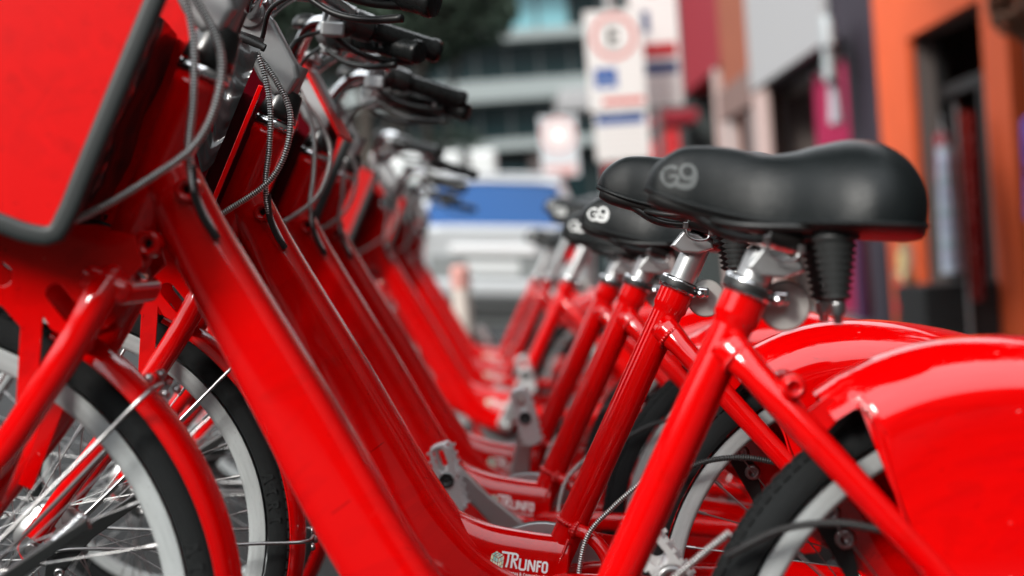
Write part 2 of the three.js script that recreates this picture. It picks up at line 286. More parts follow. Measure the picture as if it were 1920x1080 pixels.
// ---- signs on poles
function signFace(t, name, x, y, w, h, draw, px = 256) {
  const map = canvas(px, Math.round(px * h / w), draw);
  const side = W.galv, front = new THREE.MeshStandardMaterial({ map, roughness: .5, color: rgb(.78, .78, .78) });
  const g = plate([[x, y], [x + w, y], [x + w, y + h], [x, y + h]], 0, .004, 0), p = mesh(name, g, side, t);
  mesh('print', new THREE.PlaneGeometry(w - .006, h - .006).translate(x + w / 2, y + h / 2, .0045), front, p);
}
{
  const t = thing('parking_sign', 'white parking sign with a ringed letter E and blue square, left of the pair', 'sign', [1.08, 0, -14]);
  mesh('pole', rod(V(.24, 0, -.04), V(.24, 3.3, -.04), .035), W.galv, t);
  signFace(t, 'sign_plate', 0, 2.16, .52, .91, (c, w, h) => {
    c.fillStyle = '#f1efec'; c.fillRect(0, 0, w, h); c.strokeStyle = '#d4574c'; c.lineWidth = 20; c.beginPath(); c.arc(w / 2, 118, 92, 0, 7); c.stroke(); c.fillStyle = '#1d2a20'; c.font = 'bold 120px sans-serif'; c.fillText('E', w / 2 - 38, 162);
    c.fillStyle = '#1c57a5'; c.fillRect(30, 258, 100, 86); c.fillStyle = '#dfe6ea'; c.fillRect(64, 308, 30, 18); c.fillStyle = '#dc3f2c'; c.fillRect(60, 392, 184, 26);
  });
  signFace(t, 'sign_plate', .03, 1.72, .49, .42, (c, w, h) => { c.fillStyle = '#efedea'; c.fillRect(0, 0, w, h); c.fillStyle = '#174f96'; c.fillRect(10, 6, w - 30, 44); c.fillStyle = '#e3dfdc'; for (let i = 0; i < 5; i++) c.fillRect(24, 66 + i * 28, w - 60, 8); });
  signFace(t, 'sign_plate', .08, 1.50, .2, .2, (c, w, h) => { c.fillStyle = '#9c3035'; c.fillRect(0, 0, w, h); }, 64);
}
{
  const t = thing('parking_sign', 'taller white sign with a blue square and red and blue bands, right of the pair', 'sign', [1.53, 0, -14.4]);
  mesh('pole', rod(V(.22, 0, -.04), V(.22, 3.9, -.04), .035), W.galv, t);
  signFace(t, 'sign_plate', 0, 2.22, .45, 1.45, (c, w, h) => {
    c.fillStyle = '#f0eeec'; c.fillRect(0, 0, w, h); const y = (v) => (3.67 - v) / 1.45 * h; c.strokeStyle = '#cf5a52'; c.lineWidth = 18; c.beginPath(); c.arc(w / 2, y(3.4), 80, 0, 7); c.stroke();
    c.fillStyle = '#163f78'; c.fillRect(14, y(3.10), 92, 112); c.fillStyle = '#b9c4d4'; c.fillRect(42, y(3.0), 34, 12); c.fillStyle = '#c4222c'; c.fillRect(24, y(2.80), w - 40, 72); c.fillStyle = '#123f7c'; c.fillRect(24, y(2.62), w - 40, 60); c.fillStyle = '#d8d6d4'; for (let i = 0; i < 5; i++) c.fillRect(30, y(2.45) + i * 24, w - 60, 8);
  });
}
{
  const t = thing('traffic_sign', 'smaller round red ringed sign on a white plate farther down the street', 'sign', [.88, 0, -20]);
  mesh('pole', rod(V(.24, 0, -.04), V(.24, 2.7, -.04), .035), W.galv, t);
  signFace(t, 'sign_plate', 0, 1.97, .48, .78, (c, w, h) => { c.fillStyle = '#d9dde0'; c.fillRect(0, 0, w, h); c.fillStyle = '#f4f1ef'; c.beginPath(); c.arc(w / 2, 130, 118, 0, 7); c.fill(); c.strokeStyle = '#d46a60'; c.lineWidth = 16; c.beginPath(); c.arc(w / 2, 130, 108, 0, 7); c.stroke(); c.fillStyle = '#e6b9b4'; c.fillRect(20, 340, w - 40, 60); c.fillStyle = '#b7504a'; c.fillRect(60, 392, w - 120, 16); });
}
B('bollard', 'cream post with a faded red top in front of the white car', 'bollard', [['post', lathe([[.062, 0], [.062, .02], [.055, .03], [.055, .56]], V(-.115, .147, -9), V(-.115, 2, -9)), W.post], ['band', lathe([[.056, 0], [.056, .1], [.05, .13], [0, .135]], V(-.115, .707, -9), V(-.115, 2, -9)), std([.62, .30, .26], .6)]]);

// ---- the car seen from behind, two wheels up on the kerb
{
  const t = thing('parked_car', 'white car with a blue rear window seen from behind past the row of bicycles', 'car', [.05, .07, -13.4]);
  t.rotation.set(0, -.06, -.085);
  const paint = phys([.42, .44, .45], .35, { clearcoat: 1, clearcoatRoughness: .06 }), blue = phys([.002, .065, .23], .12, { specularIntensity: .7 }), grille = std([.03, .032, .032], .6), grey = std([.20, .215, .215], .5), lamp = M.lens;
  // body: loft of cross-sections along z (0 = tail, negative = forwards)
  const loft = (secs, n = 48) => sheet(secs.length * 6, n, (i, j) => {
    const k = Math.min(secs.length - 1.0001, i * (secs.length - 1)), a = Math.floor(k), f = k - a, s = [0, 1, 2, 3].map((q) => lerpN(secs[a][q], secs[a + 1][q], f)), th = j * Math.PI * 2, c = Math.cos(th), q = Math.sin(th), e = 2 / 5;
    return V(Math.sign(c) * Math.abs(c) ** e * s[1], s[2] + Math.sign(q) * Math.abs(q) ** e * s[3], s[0]);
  });
  mesh('body', loft([[.02, .01, .72, .02], [.02, .76, .70, .40], [-.06, .86, .70, .44], [-.5, .88, .70, .46], [-2.4, .88, .68, .44], [-3.3, .86, .64, .38], [-3.9, .78, .60, .30], [-4.0, .02, .55, .02]]), paint, t);
  mesh('cabin', loft([[-.15, .01, 1.12, .01], [-.17, .70, 1.10, .16], [-.38, .66, 1.22, .30], [-.6, .64, 1.24, .36], [-1.8, .62, 1.24, .37], [-2.3, .60, 1.16, .26], [-2.9, .66, .98, .06], [-2.95, .02, .95, .01]]), paint, t);
  mesh('rear_window', sheet(10, 24, (i, j) => { const y = lerpN(.99, 1.50, i), w = lerpN(.74, .55, i) * (1 - .06 * (Math.abs(j - .5) > .44)); return V(lerpN(-w, w, j), y, -.03 - .20 * (y - 1.06) / .44 - .06 * (2 * j - 1) ** 2); }), blue, t);
  mesh('spoiler', box(1.16, .05, .2, 0, 1.575, -.32, .02), paint, t);
  mesh('tailgate_bar', box(.74, .085, .05, .0, .915, .045, .02), std([.85, .86, .86], .25, .3), t);
  mesh('tailgate_panel', box(1.10, .20, .03, 0, .77, .03, .01), grey, t);
  const pl = mesh('number_plate', box(.46, .13, .012, 0, .77, .05, .004), std([.55, .57, .57], .5), t);
  for (const s of [1, -1]) { const l = mesh('tail_light', box(.20, .30, .07, s * .70, .97, .015, .03), lamp, t); mesh('wheel', merge([new THREE.TorusGeometry(.25, .085, 14, 30).rotateY(Math.PI / 2), new THREE.CylinderGeometry(.2, .2, .12, 24).rotateZ(Math.PI / 2)]).translate(s * .76, .26, -.75), M.black, t); mesh('wheel', merge([new THREE.TorusGeometry(.25, .085, 14, 30).rotateY(Math.PI / 2), new THREE.CylinderGeometry(.2, .2, .12, 24).rotateZ(Math.PI / 2)]).translate(s * .76, .26, -3.2), M.black, t); mesh('mirror', box(.18, .13, .08, s * .98, 1.03, -2.3, .03), paint, t); }
  mesh('bumper', merge([box(1.62, .17, .18, 0, .585, .03, .06)]), paint, t);
  mesh('lower_bumper', merge([box(1.56, .18, .12, 0, .42, .05, .03)]), grille, t);
  mesh('valance', merge([box(1.5, .1, .1, 0, .32, .02, .03)]), grey, t);
}
{
  const t = thing('delivery_van', 'tall white van whose pale roof shows over the blue windowed car', 'van', [-.55, 0, -27.5]);
  mesh('body', merge([box(1.95, 2.55, 4.6, 0, 1.72, -2.3, .09)]), plaster([.66, .69, .68], .4), t);
  mesh('rear_door', box(.86, 2.0, .04, -.46, 1.55, .015, .01), std([.55, .58, .57], .45), t); mesh('rear_door', box(.86, 2.0, .04, .46, 1.55, .015, .01), std([.55, .58, .57], .45), t);
  for (const s of [1, -1]) { mesh('window', box(.62, .5, .02, s * .45, 2.25, .04, .01), W.darkGlass, t); mesh('tail_light', box(.1, .3, .04, s * .9, 1.0, .02, .01), M.lens, t); mesh('wheel', new THREE.TorusGeometry(.26, .09, 12, 26).rotateY(Math.PI / 2).translate(s * .85, .35, -1), M.black, t); }
  mesh('roof_gap', box(.16, .34, .02, .42, 2.82, .012), W.dark, t);
}
// ---- building across the end of the street
{
  const z = -75, t = thing('office_building', 'grey building with pale floor slabs and teal windows, some coloured for reflected sky, across the end of the street', 'building', [0, 0, z]);
  mesh('core', box(64, 22, 8, -8, 11, -5), std([.02, .026, .026], .7), t);
  for (let i = 0; i < 6; i++) { const y = 6.95 + i * 2.6; mesh('floor_slab', box(64, i === 1 ? 1.0 : .5, 1.5, -8, y, -.3, .02), W.concrete, t); }
  for (let i = 0; i < 5; i++) for (let j = 0; j < 22; j++) {
    const x = -22 + j * 1.55; if (x > 13) continue; const y = 6.95 + i * 2.6 + .1;
    const f = mesh('window', box(1.42, 1.9, .06, x, y + 1.30, -.95), i === 2 && x > 1.0 && x < 4.9 ? W.tealSkyReflect : W.darkGlass, t);
    mesh('mullion', box(.11, 2.0, .12, x + .77, y + 1.3, -.9), W.mullion, f);
  }
  for (let j = 0; j < 14; j++) mesh('shop_window', box(2.2, 5.6, .06, -20 + j * 2.45, 3.2, -.96), j % 3 ? W.darkGlass : W.tealGlass, t);
  for (let j = 0; j < 10; j++) mesh('column', box(.7, 6.4, .6, -20.3 + j * 3.9, 3.3, -.3), std([.06, .045, .042], .7), t);
}
{
  const t = thing('kiosk_canopy', 'bright white canopy end in front of the office building beside the signs', 'canopy', [2.75, 0, -45]);
  mesh('roof', box(1.3, .62, 3, .5, 5.6, -1, .06), W.signWhite, t); for (const x of [-.2, 1.1]) mesh('post', rod(V(x, 0, -1), V(x, 5.3, -1), .06), W.galv, t);
}
{
  const t = thing('white_house', 'pale house wall with a red awning far behind the handlebars', 'house', [-5.6, 0, -34]);
  mesh('wall', box(3.6, 9, 4, 0, 4.5, -2), plaster([.62, .60, .60]), t); mesh('awning', box(1.1, 1.0, .7, 1.0, 5.6, .3, .05), W.red, t); mesh('window', box(.8, 1.2, .06, -.6, 5.9, .02), W.darkGlass, t); mesh('roof', box(3.9, .3, 4.3, 0, 9.1, -2), W.terracotta, t);
}
// ---- trees along the left side
function leafCrown(blobs, n, size, sd) {
  seed = sd; const pos = [], nor = [], col = [], v = V(), q = new THREE.Quaternion(), e = new THREE.Euler();
  let total = 0; for (const b of blobs) total += b[3] ** 3;
  for (const [bx, by, bz, R] of blobs) for (let i = 0, m = n * R ** 3 / total; i < m; i++) {
    let d; do { d = V(rr(-1, 1), rr(-1, 1), rr(-1, 1)); } while (d.lengthSq() > 1); d.multiplyScalar(R * (d.length() > .5 ? 1 : 1.35));
    const c = V(bx + d.x * 1.15, by + d.y * .85, bz + d.z); q.setFromEuler(e.set(rr(-1.1, 1.1), rr(0, 6.3), rr(-1.1, 1.1)));
    const s = size * rr(.6, 1.3), tone = rr(.6, 1.35);
    for (const [x, y, z] of [[-.5, 0, 0], [0, .08, -.28], [.5, 0, 0], [-.5, 0, 0], [.5, 0, 0], [0, .08, .28]]) { v.set(x, y, z).multiplyScalar(s).applyQuaternion(q).add(c); pos.push(v.x, v.y, v.z); col.push(.030 * tone, .052 * tone, .032 * tone); }
  }
  const g = new THREE.BufferGeometry(); g.setAttribute('position', new THREE.Float32BufferAttribute(pos, 3)); g.setAttribute('color', new THREE.Float32BufferAttribute(col, 3)); g.computeVertexNormals(); return g;
}
const leafMat = new THREE.MeshStandardMaterial({ vertexColors: true, roughness: .75, side: THREE.DoubleSide }), bark = std([.05, .04, .032], .9, 0, { bumpMap: noiseMap(128, 0, 1, 12, 2), bumpScale: .02 });
function tree(label, x, z, y0, crown, n, leaf, sd) {
  const t = thing('street_tree', label, 'tree', [x, y0, z], 'trees along the street behind the bicycles');
  const top = crown[0];
  const tr = [sweep([V(0, 0, 0), V(.06, 1.2, 0), V(-.04, 2.6, .05), V(top[0] * .6, top[1], top[2])], (q) => [.2 - .13 * q, .2 - .13 * q], { seg: 20, n: 12, across: V(0, .1, 1) })];
  for (const b of crown) tr.push(tube([V(0, 2.2, 0), V(b[0] * .5, lerpN(2.4, b[1], .6), b[2] * .5), V(b[0], b[1], b[2])], .05, 10, 6));
  mesh('trunk', merge(tr), bark, t); mesh('crown', leafCrown(crown, n, leaf, sd), leafMat, t);
}
tree('dark leafy tree nearest behind the black handlebar grips', -2.1, -32, .147, [[0, 6.5, 0, 1.5], [-1.7, 6.7, .4, 1.6], [1.5, 6.6, -.3, 1.35], [.4, 8.2, 0, 1.9], [-1.6, 8.4, .5, 1.8], [2.0, 8.3, 0, 1.5], [-3.0, 7.2, 0, 1.5], [2.7, 7.3, .2, 1.1]], 24000, .26, 11);
tree('tall tree whose foliage hides the left floors of the office building', -1.3, -48, .147, [[0, 8.5, 0, 1.7], [1.6, 8.7, 0, 1.3], [-1.9, 8.3, 0, 1.7], [.2, 10.8, 0, 2.1], [-2.2, 10.6, 0, 1.9], [2.0, 10.5, .3, 1.3]], 20000, .34, 12);
tree('tree at the far left, mostly behind the handlebars', -7.6, -44, .147, [[0, 7.8, 0, 1.8], [1.8, 8.2, 0, 1.8], [-1.8, 8.4, 0, 1.8], [.6, 10.3, 0, 2.2], [3.2, 8.6, 0, 1.6]], 13000, .26, 13);
tree('unseen added tree whose crown shades the near end of the row of bicycles', -2.4, -2.6, .147, [[1.1, 5.7, .6, 1.7], [2.6, 5.9, .4, 1.9], [3.9, 6.2, .8, 1.5], [1.8, 5.6, -1.6, 1.9], [3.8, 6.1, -1.4, 1.8], [1.5, 7.2, -.4, 2.1], [3.6, 7.5, -.6, 1.8]], 15000, .30, 16);  // added out of view to darken overhead reflections in the red paint
tree('unseen added tree whose crown shades the far end of the row of bicycles', -2.6, -5.0, .147, [[1.2, 5.9, 1.6, 1.8], [3.0, 6.1, 1.4, 1.9], [2.0, 6.0, -1.0, 1.9], [3.4, 6.3, -1.2, 1.5], [1.8, 7.6, .2, 2.1]], 14000, .30, 17);  // second added crown, kept short so sun still reaches the signs
{
  const t = thing('hedge', 'tall dark hedge in front of the office building at the left', 'hedge', [-4, .147, -52]); const bl = []; for (let i = 0; i < 8; i++) bl.push([-4 + i * 1.05, 1.3, 0, 1.2], [-4 + i * 1.05, 3.0, .2, 1.2], [-4 + i * 1.05, 4.5 + .3 * Math.sin(i * 2.1), 0, 1.1]);
  mesh('foliage', leafCrown(bl, 13000, .26, 15), leafMat, t); mesh('stem', merge(bl.filter((_, i) => i % 3 === 0).map((b) => rod(V(b[0], 0, 0), V(b[0], 1.6, 0), .04))), bark, t);
}
B('added_building', 'unseen brown building added behind the camera to block the low sky', 'building', [['wall', box(60, 8, 6, -4, 4, 20), W.brown], ['roof', box(60.6, .3, 6.6, -4, 8.15, 20), W.grey], ...[-12, -8, -4, 0, 4, 8].map((x) => ['window', box(1.6, 1.9, .1, x, 5.2, 16.98), W.darkGlass])]);  // added to keep low sky out of the flat panels' reflections
// ---- unseen buildings added round the camera, shading the row and darkening its reflections
B('added_building', 'unseen dark building added along the left of the pavement to cut sky light', 'building', [['wall', box(6, 5, 44, -13.5, 2.5, -6), W.dark], ['roof', box(6.6, .3, 44.6, -13.5, 5.15, -6), W.grey], ...[-24, -19, -14, -9, -4, 1, 6].map((z) => ['window', box(.1, 1.4, 1.6, -10.48, 2.6, z), W.darkGlass])]);  // added wall that narrows the open sky on the left
B('shop_building', 'unseen dark shop building added on the right beside the camera for shade', 'shop', [['wall', slab(3.82, 9, 0, 7, -4.49, 14), W.dark], ['roof', slab(3.7, 9.1, 7, 7.2, -4.49, 14), W.grey]]);  // added wall that shuts off sky light from the right
seed = 99;

// ------------------------------------------------------------------ the share bicycle, measured from the front hub: x to the rear, y up, z to the bicycle's left
const P = (u, v, w = 0) => V(u, v, w);
const lerp = THREE.MathUtils.lerp, smooth = (x, a, b) => THREE.MathUtils.smoothstep(x, a, b);
const HEAD0 = P(.197, .360), HEAD1 = P(.264, .545), AX = HEAD1.clone().sub(HEAD0).normalize();
const SEAT0 = P(.655, -.03), SEAT1 = P(.807, .378), SX = SEAT1.clone().sub(SEAT0).normalize();
const REAR = P(1.1, 0), BB = P(.655, -.035);
const onSeat = (d) => SEAT1.clone().addScaledVector(SX, d), onHead = (d) => HEAD1.clone().addScaledVector(AX, d);

function bead(a, b, r, n = 26) {                // ripples of a weld bead round the end of a tube: a at the joint, b along the tube
  const list = [], d = b.clone().sub(a).normalize(), s = new THREE.Vector3().crossVectors(d, V(0, 0, 1)).normalize(), t = new THREE.Vector3().crossVectors(d, s);
  for (let i = 0; i < n; i++) { const f = i / n * Math.PI * 2; list.push(new THREE.SphereGeometry(.0034, 8, 6).translate(...a.clone().addScaledVector(s, r * Math.cos(f)).addScaledVector(t, r * Math.sin(f)).toArray())); }
  return merge(list);
}
const LOOP = cat([P(.44, .072), P(.49, .044), P(.53, .024), P(.575, .010), P(.625, .0045), P(.69, .002)]);
const loopSize = (t) => [lerp(.050, .0455, t), .0265, 2.7];

function makeFrame(bike) {
  mesh('down_tube', sweep([P(.236, .458), P(.275, .394), P(.325, .318), P(.380, .235), P(.430, .158), P(.470, .099), P(.52, .036), P(.57, -.008), P(.625, -.03), P(.67, -.036)],
    (t) => [lerp(.030, .040, smooth(t, .05, .6)) - .006 * smooth(t, .8, 1), lerp(.027, .031, smooth(t, 0, .4)), lerp(2.2, 3.3, smooth(t, .02, .2))], { seg: 90, n: 56 }), M.red, bike);
  mesh('head_tube', lathe([[0, 0], [.0255, 0], [.0255, .014], [.0235, .02], [.0235, .178], [.025, .184], [.025, .196], [0, .196]], HEAD0.clone().addScaledVector(AX, .006), HEAD1), M.red, bike);
  mesh('headset_ring', lathe([[.020, 0], [.0265, .001], [.0275, .005], [.0265, .011], [.020, .013]], onHead(.006), onHead(.02)), M.chrome, bike);
  mesh('headset_ring', lathe([[.020, 0], [.0285, .001], [.030, .006], [.028, .013], [.020, .014]], HEAD0.clone().addScaledVector(AX, -.008), HEAD0), M.chrome, bike);
  mesh('headset_cap', lathe([[.018, 0], [.0262, .0], [.025, .012], [.021, .036], [.017, .04]], onHead(.02), onHead(.05)), M.blackGloss, bike);
  mesh('seat_tube', merge([sweep([SEAT0, SEAT1], (t) => [t > .93 ? .0222 : .0196, t > .93 ? .0222 : .0196], { seg: 90, n: 30, curve: new THREE.LineCurve3(SEAT0, SEAT1) }), bead(onSeat(-.335), onSeat(-.3), .0205, 30)]), M.red, bike);
  const loop = mesh('step_tube', sweep(null, loopSize, { curve: LOOP, seg: 60, n: 44 }), M.red, bike);
  // weld beads where the step tube meets its neighbours
  const joint = [], c = V();
  for (let i = 0; i < 50; i++) { const t = lerp(.24, .62, i / 49); LOOP.getPointAt(t, c); joint.push(new THREE.SphereGeometry(.0026, 7, 5).translate(c.x, lerp(c.y + .036, c.y - .034, i / 49), .0262 * (1 - .2 * Math.abs(i / 49 - .5)))); }
  for (let i = 0; i < 30; i++) { const f = i / 29; joint.push(new THREE.SphereGeometry(.0024, 7, 5).translate(.663 + .026 * f - .002, lerp(-.03, .046, f), .0225 + .0015 * Math.sin(f * 3))); }
  mesh('weld_bead', merge(joint), M.red, loop);
  const decal = mesh('decal', sheetOnLoop(), decalMat, loop); decal.castShadow = false;
  decal.userData.label = 'white printed lettering with a pale green cube emblem';
  for (const s of [1, -1]) {
    const stay = [P(.787, .329, s * .012), P(.806, .311, s * .024), P(.84, .277, s * .040), P(.92, .200, s * .056), P(1.003, .121, s * .066), P(1.085, .035, s * .070)];
    mesh('seat_stay', merge([sweep(stay, (t) => [t < .10 ? lerp(.019, .0145, t / .10) : lerp(.0145, .012, t), t < .1 ? lerp(.012, .0142, t / .1) : .0132], { seg: 50, n: 22 }), bead(P(.800, .3135, s * .018), P(.84, .277, s * .04), .0155, 22)]), M.red, bike);
    mesh('chain_stay', sweep([P(.672, -.012, s * .022), P(.72, -.004, s * .046), P(.82, .001, s * .056), P(.95, .004, s * .064), P(1.085, .002, s * .070)], (t) => [.0145, .011, 2.6], { seg: 40, n: 20 }), M.red, bike);
    mesh('dropout', plate([[1.06, .045], [1.085, .05], [1.12, .01], [1.115, -.02], [1.09, -.025], [1.05, -.01]], s * .07, .007), M.red, bike);
  }
  mesh('brace_tube', merge([sweep([P(.690, .060, .014), P(.704, .058, .02), P(.722, .048, .026), P(.737, .030, .032), P(.744, .004, .036)], () => [.0092, .0092], { seg: 30, n: 16 }), bead(P(.696, .0595, .016), P(.715, .053, .022), .0095, 16)]), M.red, bike);
  for (const [u, v, w] of [[.268, .440, .027], [.233, .386, .024]]) {           // cable lugs
    const lug = mesh('cable_lug', lathe([[.0045, 0], [.0125, 0], [.0135, .003], [.012, .014], [.0105, .016], [.0045, .016], [.0045, .002]], P(u, v, w - .008), P(u, v, w + .012)), M.red, bike);
    mesh('bore', lathe([[0, 0], [.0046, 0], [.0046, .001], [0, .001]], P(u, v, w - .002), P(u, v, w + .01)), M.black, lug);
  }
  for (const s of [1, -1]) mesh('stay_lug', lathe([[.004, 0], [.0115, 0], [.012, .004], [.0105, .02], [.004, .02], [.004, .004]], P(.85, .292, s * .038), P(.85, .292, s * .06)), M.red, bike);
  mesh('bottom_bracket', lathe([[0, -.04], [.026, -.04], [.027, -.036], [.027, .036], [.026, .04], [0, .04]], BB, P(BB.x, BB.y, .05)), M.red, bike);
}
const decalMat = new THREE.MeshStandardMaterial({
  roughness: .45, transparent: true, map: canvas(1024, 512, (c, w, h) => {
    c.clearRect(0, 0, w, h);
    c.save(); c.translate(35, 60);                                                // cube emblem
    const cols = ['#f4efc8', '#cfe9d2', '#8fd2c4', '#e9f2d8', '#b9e2d8', '#f7f3dc'];
    for (let i = 0; i < 3; i++) for (let j = 0; j < 3; j++) {
      c.fillStyle = cols[(i * 2 + j) % 6]; c.beginPath(); c.moveTo(4 + i * 44, 70 + j * 70 + i * 16); c.lineTo(42 + i * 44, 84 + j * 70 + i * 16); c.lineTo(42 + i * 44, 146 + j * 70 + i * 16); c.lineTo(4 + i * 44, 132 + j * 70 + i * 16); c.fill();
      c.fillStyle = cols[(i + j * 2 + 3) % 6]; c.beginPath(); c.moveTo(140 + i * 30, 116 + j * 70 - i * 22); c.lineTo(166 + i * 30, 98 + j * 70 - i * 22); c.lineTo(166 + i * 30, 160 + j * 70 - i * 22); c.lineTo(140 + i * 30, 178 + j * 70 - i * 22); c.fill();
      c.fillStyle = cols[(i + j + 1) % 6]; c.beginPath(); c.moveTo(6 + i * 44 + j * 28, 62 + i * 15 - j * 20); c.lineTo(42 + i * 44 + j * 28, 74 + i * 15 - j * 20); c.lineTo(66 + i * 44 + j * 28, 56 + i * 15 - j * 20); c.lineTo(32 + i * 44 + j * 28, 44 + i * 15 - j * 20); c.fill();
    }
    c.restore();
    c.strokeStyle = '#fbf6f4'; c.lineWidth = 34; c.lineJoin = 'bevel'; c.lineCap = 'butt';
    const line = (...p) => { c.beginPath(); c.moveTo(p[0], p[1]); for (let i = 2; i < p.length; i += 2) c.lineTo(p[i], p[i + 1]); c.stroke(); };
    line(215, 62, 470, 62); line(335, 62, 335, 205); line(335, 205, 318, 290);      // T
    line(405, 62, 405, 290); line(405, 150, 470, 150, 488, 130, 488, 85, 470, 62); line(430, 160, 500, 290);  // R
    line(540, 120, 540, 270, 560, 290, 620, 290, 642, 270, 642, 120);               // U
    line(690, 300, 690, 135, 705, 140, 780, 285, 792, 290, 792, 120);               // N
    line(840, 306, 840, 136, 905, 136); line(840, 205, 895, 205);                    // F
    line(930, 160, 950, 138, 985, 138, 1003, 160, 1003, 270, 985, 291, 950, 291, 930, 270, 930, 145); // O
    c.fillStyle = '#fbf6f4'; c.font = 'bold 68px sans-serif'; c.fillText('Eventos & Comunicação', 300, 392, 715);
  }),
});
function sheetOnLoop() {
  const n = V(0, 0, 1), c = V(), T = V();
  return sheet(8, 30, (i, j) => {
    const t = lerp(.605, .90, j); LOOP.getPointAt(t, c); LOOP.getTangentAt(t, T);
    const A = n.clone().cross(T), y = lerp(-.0165, .0245, i), [a, b, e] = loopSize(t), z = b * (1 - Math.abs(y / a) ** e) ** (1 / e);
    return c.clone().addScaledVector(A, y).add(V(0, 0, z + .0006));
  });
}

// wheels: tyre, rim, hub and spokes about the origin
const tyreGeo = (() => {
  const pr = [], R = .3045;
  for (let i = 0; i <= 28; i++) { const f = -2.15 + 4.3 * i / 28; pr.push(new THREE.Vector2(R + .0205 * Math.cos(f), .021 * Math.sin(f))); }
  const list = [new THREE.LatheGeometry(pr, 120).rotateX(Math.PI / 2)], knob = new THREE.BoxGeometry(.0035, .010, .0085);
  for (let i = 0; i < 150; i++) for (const z of [-1, 0, 1]) {                    // tread blocks
    const a = (i + (z ? .5 : 0)) / 150 * Math.PI * 2, t = z * .62;
    list.push(knob.clone().rotateY(-t).translate((R + .0209 * Math.cos(t)), 0, .0212 * Math.sin(t)).rotateZ(a));
  }
  for (const s of [1, -1]) list.push(new THREE.TorusGeometry(.2945, .0016, 6, 120).translate(0, 0, s * .0165));
  return merge(list);
})();
const rimGeo = new THREE.LatheGeometry([[.2665, -.004], [.2680, -.0085], [.2730, -.0115], [.2885, -.0120], [.2895, -.0108], [.2870, -.008], [.2870, .008], [.2895, .0108], [.2885, .0120], [.2730, .0115], [.2680, .0085], [.2665, .004], [.2665, -.004]].map(([r, z]) => new THREE.Vector2(r, z)), 120).rotateX(Math.PI / 2);
const spokeGeo = rod(V(0, 0, 0), V(0, 1, 0), .00105, .00105, 6);
const nippleGeo = new THREE.CylinderGeometry(.0022, .0022, .014, 8);
function spokesOn(wheel, flange, dish, each) {
  const list = [];
  for (let i = 0; i < 36; i++) {
    const s = i % 2 ? 1 : -1, k = Math.floor(i / 2), a = (i / 36) * Math.PI * 2, lead = (k % 2 ? 1 : -1) * .92;
    const to = P(.2675 * Math.cos(a), .2675 * Math.sin(a), s * .003), from = P(flange * Math.cos(a + lead), flange * Math.sin(a + lead), s * dish), d = to.clone().sub(from);
    const g = merge([rod(from, to, .00105, .00105, 6), aim(new THREE.CylinderGeometry(.0021, .0021, .013, 8).translate(0, -.0065, 0), to, to.clone().add(d))]);
    if (each) mesh('spoke', g, M.steel, wheel); else list.push(g);
  }
  if (!each) mesh('spokes', merge(list), M.steel, wheel).userData.kind = 'stuff';
}
const font = await new FontLoader().loadAsync('fonts/droid/droid_sans_bold.typeface.json');
function makeWheel(bike, name, at, each) {
  const w = new THREE.Group(); w.name = name; w.position.copy(at); bike.add(w);
  mesh('tyre', tyreGeo, M.tyre, w); mesh('rim', rimGeo, M.rim, w);
  return w;
}
function raisedText(wheel) {                     // moulded lettering on the tyre's side wall
  const list = [];
  'AIRI'.split('').forEach((ch, i) => {
    const g = new TextGeometry(ch, { font, size: .0155, depth: .0014, curveSegments: 4 }); g.computeBoundingBox();
    g.translate(-(g.boundingBox.min.x + g.boundingBox.max.x) / 2, -.0078, 0);
    const a = .318 - i * .062;
    list.push(g.rotateZ(-Math.PI / 2 + a).translate(.303 * Math.cos(a), .303 * Math.sin(a), .0202));
  });
  mesh('moulded_lettering', merge(list), M.tyre, wheel);
}
function ribbed(pts, r, a = 0, b = 1) {          // a cable in a ribbed metal casing
  const c = cat(pts), L = c.getLength() * (b - a), seg = Math.round(L / .00076), n = 9, pos = [], idx = [], col = [], side = V(), up = V(), q = V();
  const fr = c.computeFrenetFrames(seg, false);
  for (let i = 0; i <= seg; i++) {
    const p = c.getPointAt(a + (b - a) * i / seg), k4 = i % 4, rad = k4 < 2 ? r : r * .72, tone = k4 < 2 ? .82 : .03; for (let j = 0; j < n; j++) col.push(tone, tone, tone * .97);
    for (let j = 0; j < n; j++) { const f = j / n * Math.PI * 2; q.copy(p).addScaledVector(fr.normals[i], rad * Math.cos(f)).addScaledVector(fr.binormals[i], rad * Math.sin(f)); pos.push(q.x, q.y, q.z); }
  }
  for (let i = 0; i < seg; i++) for (let j = 0; j < n; j++) { const k = i * n + j, l = i * n + (j + 1) % n; idx.push(k, k + n, l, l, k + n, l + n); }
  const g = new THREE.BufferGeometry(); g.setAttribute('position', new THREE.Float32BufferAttribute(pos, 3)); g.setAttribute('uv', new THREE.Float32BufferAttribute(new Float32Array(pos.length / 3 * 2), 2)); g.setAttribute('color', new THREE.Float32BufferAttribute(col, 3)); g.setIndex(idx); g.computeVertexNormals();
  return g;
}
const bolt = (at, r = .005, h = .004) => { const e = at.clone(); e.z += Math.sign(at.z || 1) * .05; return lathe([[0, 0], [r, 0], [r, h * .6], [r * .75, h], [r * .45, h], [r * .4, h * .4], [0, h * .4]], at, e, 12); };

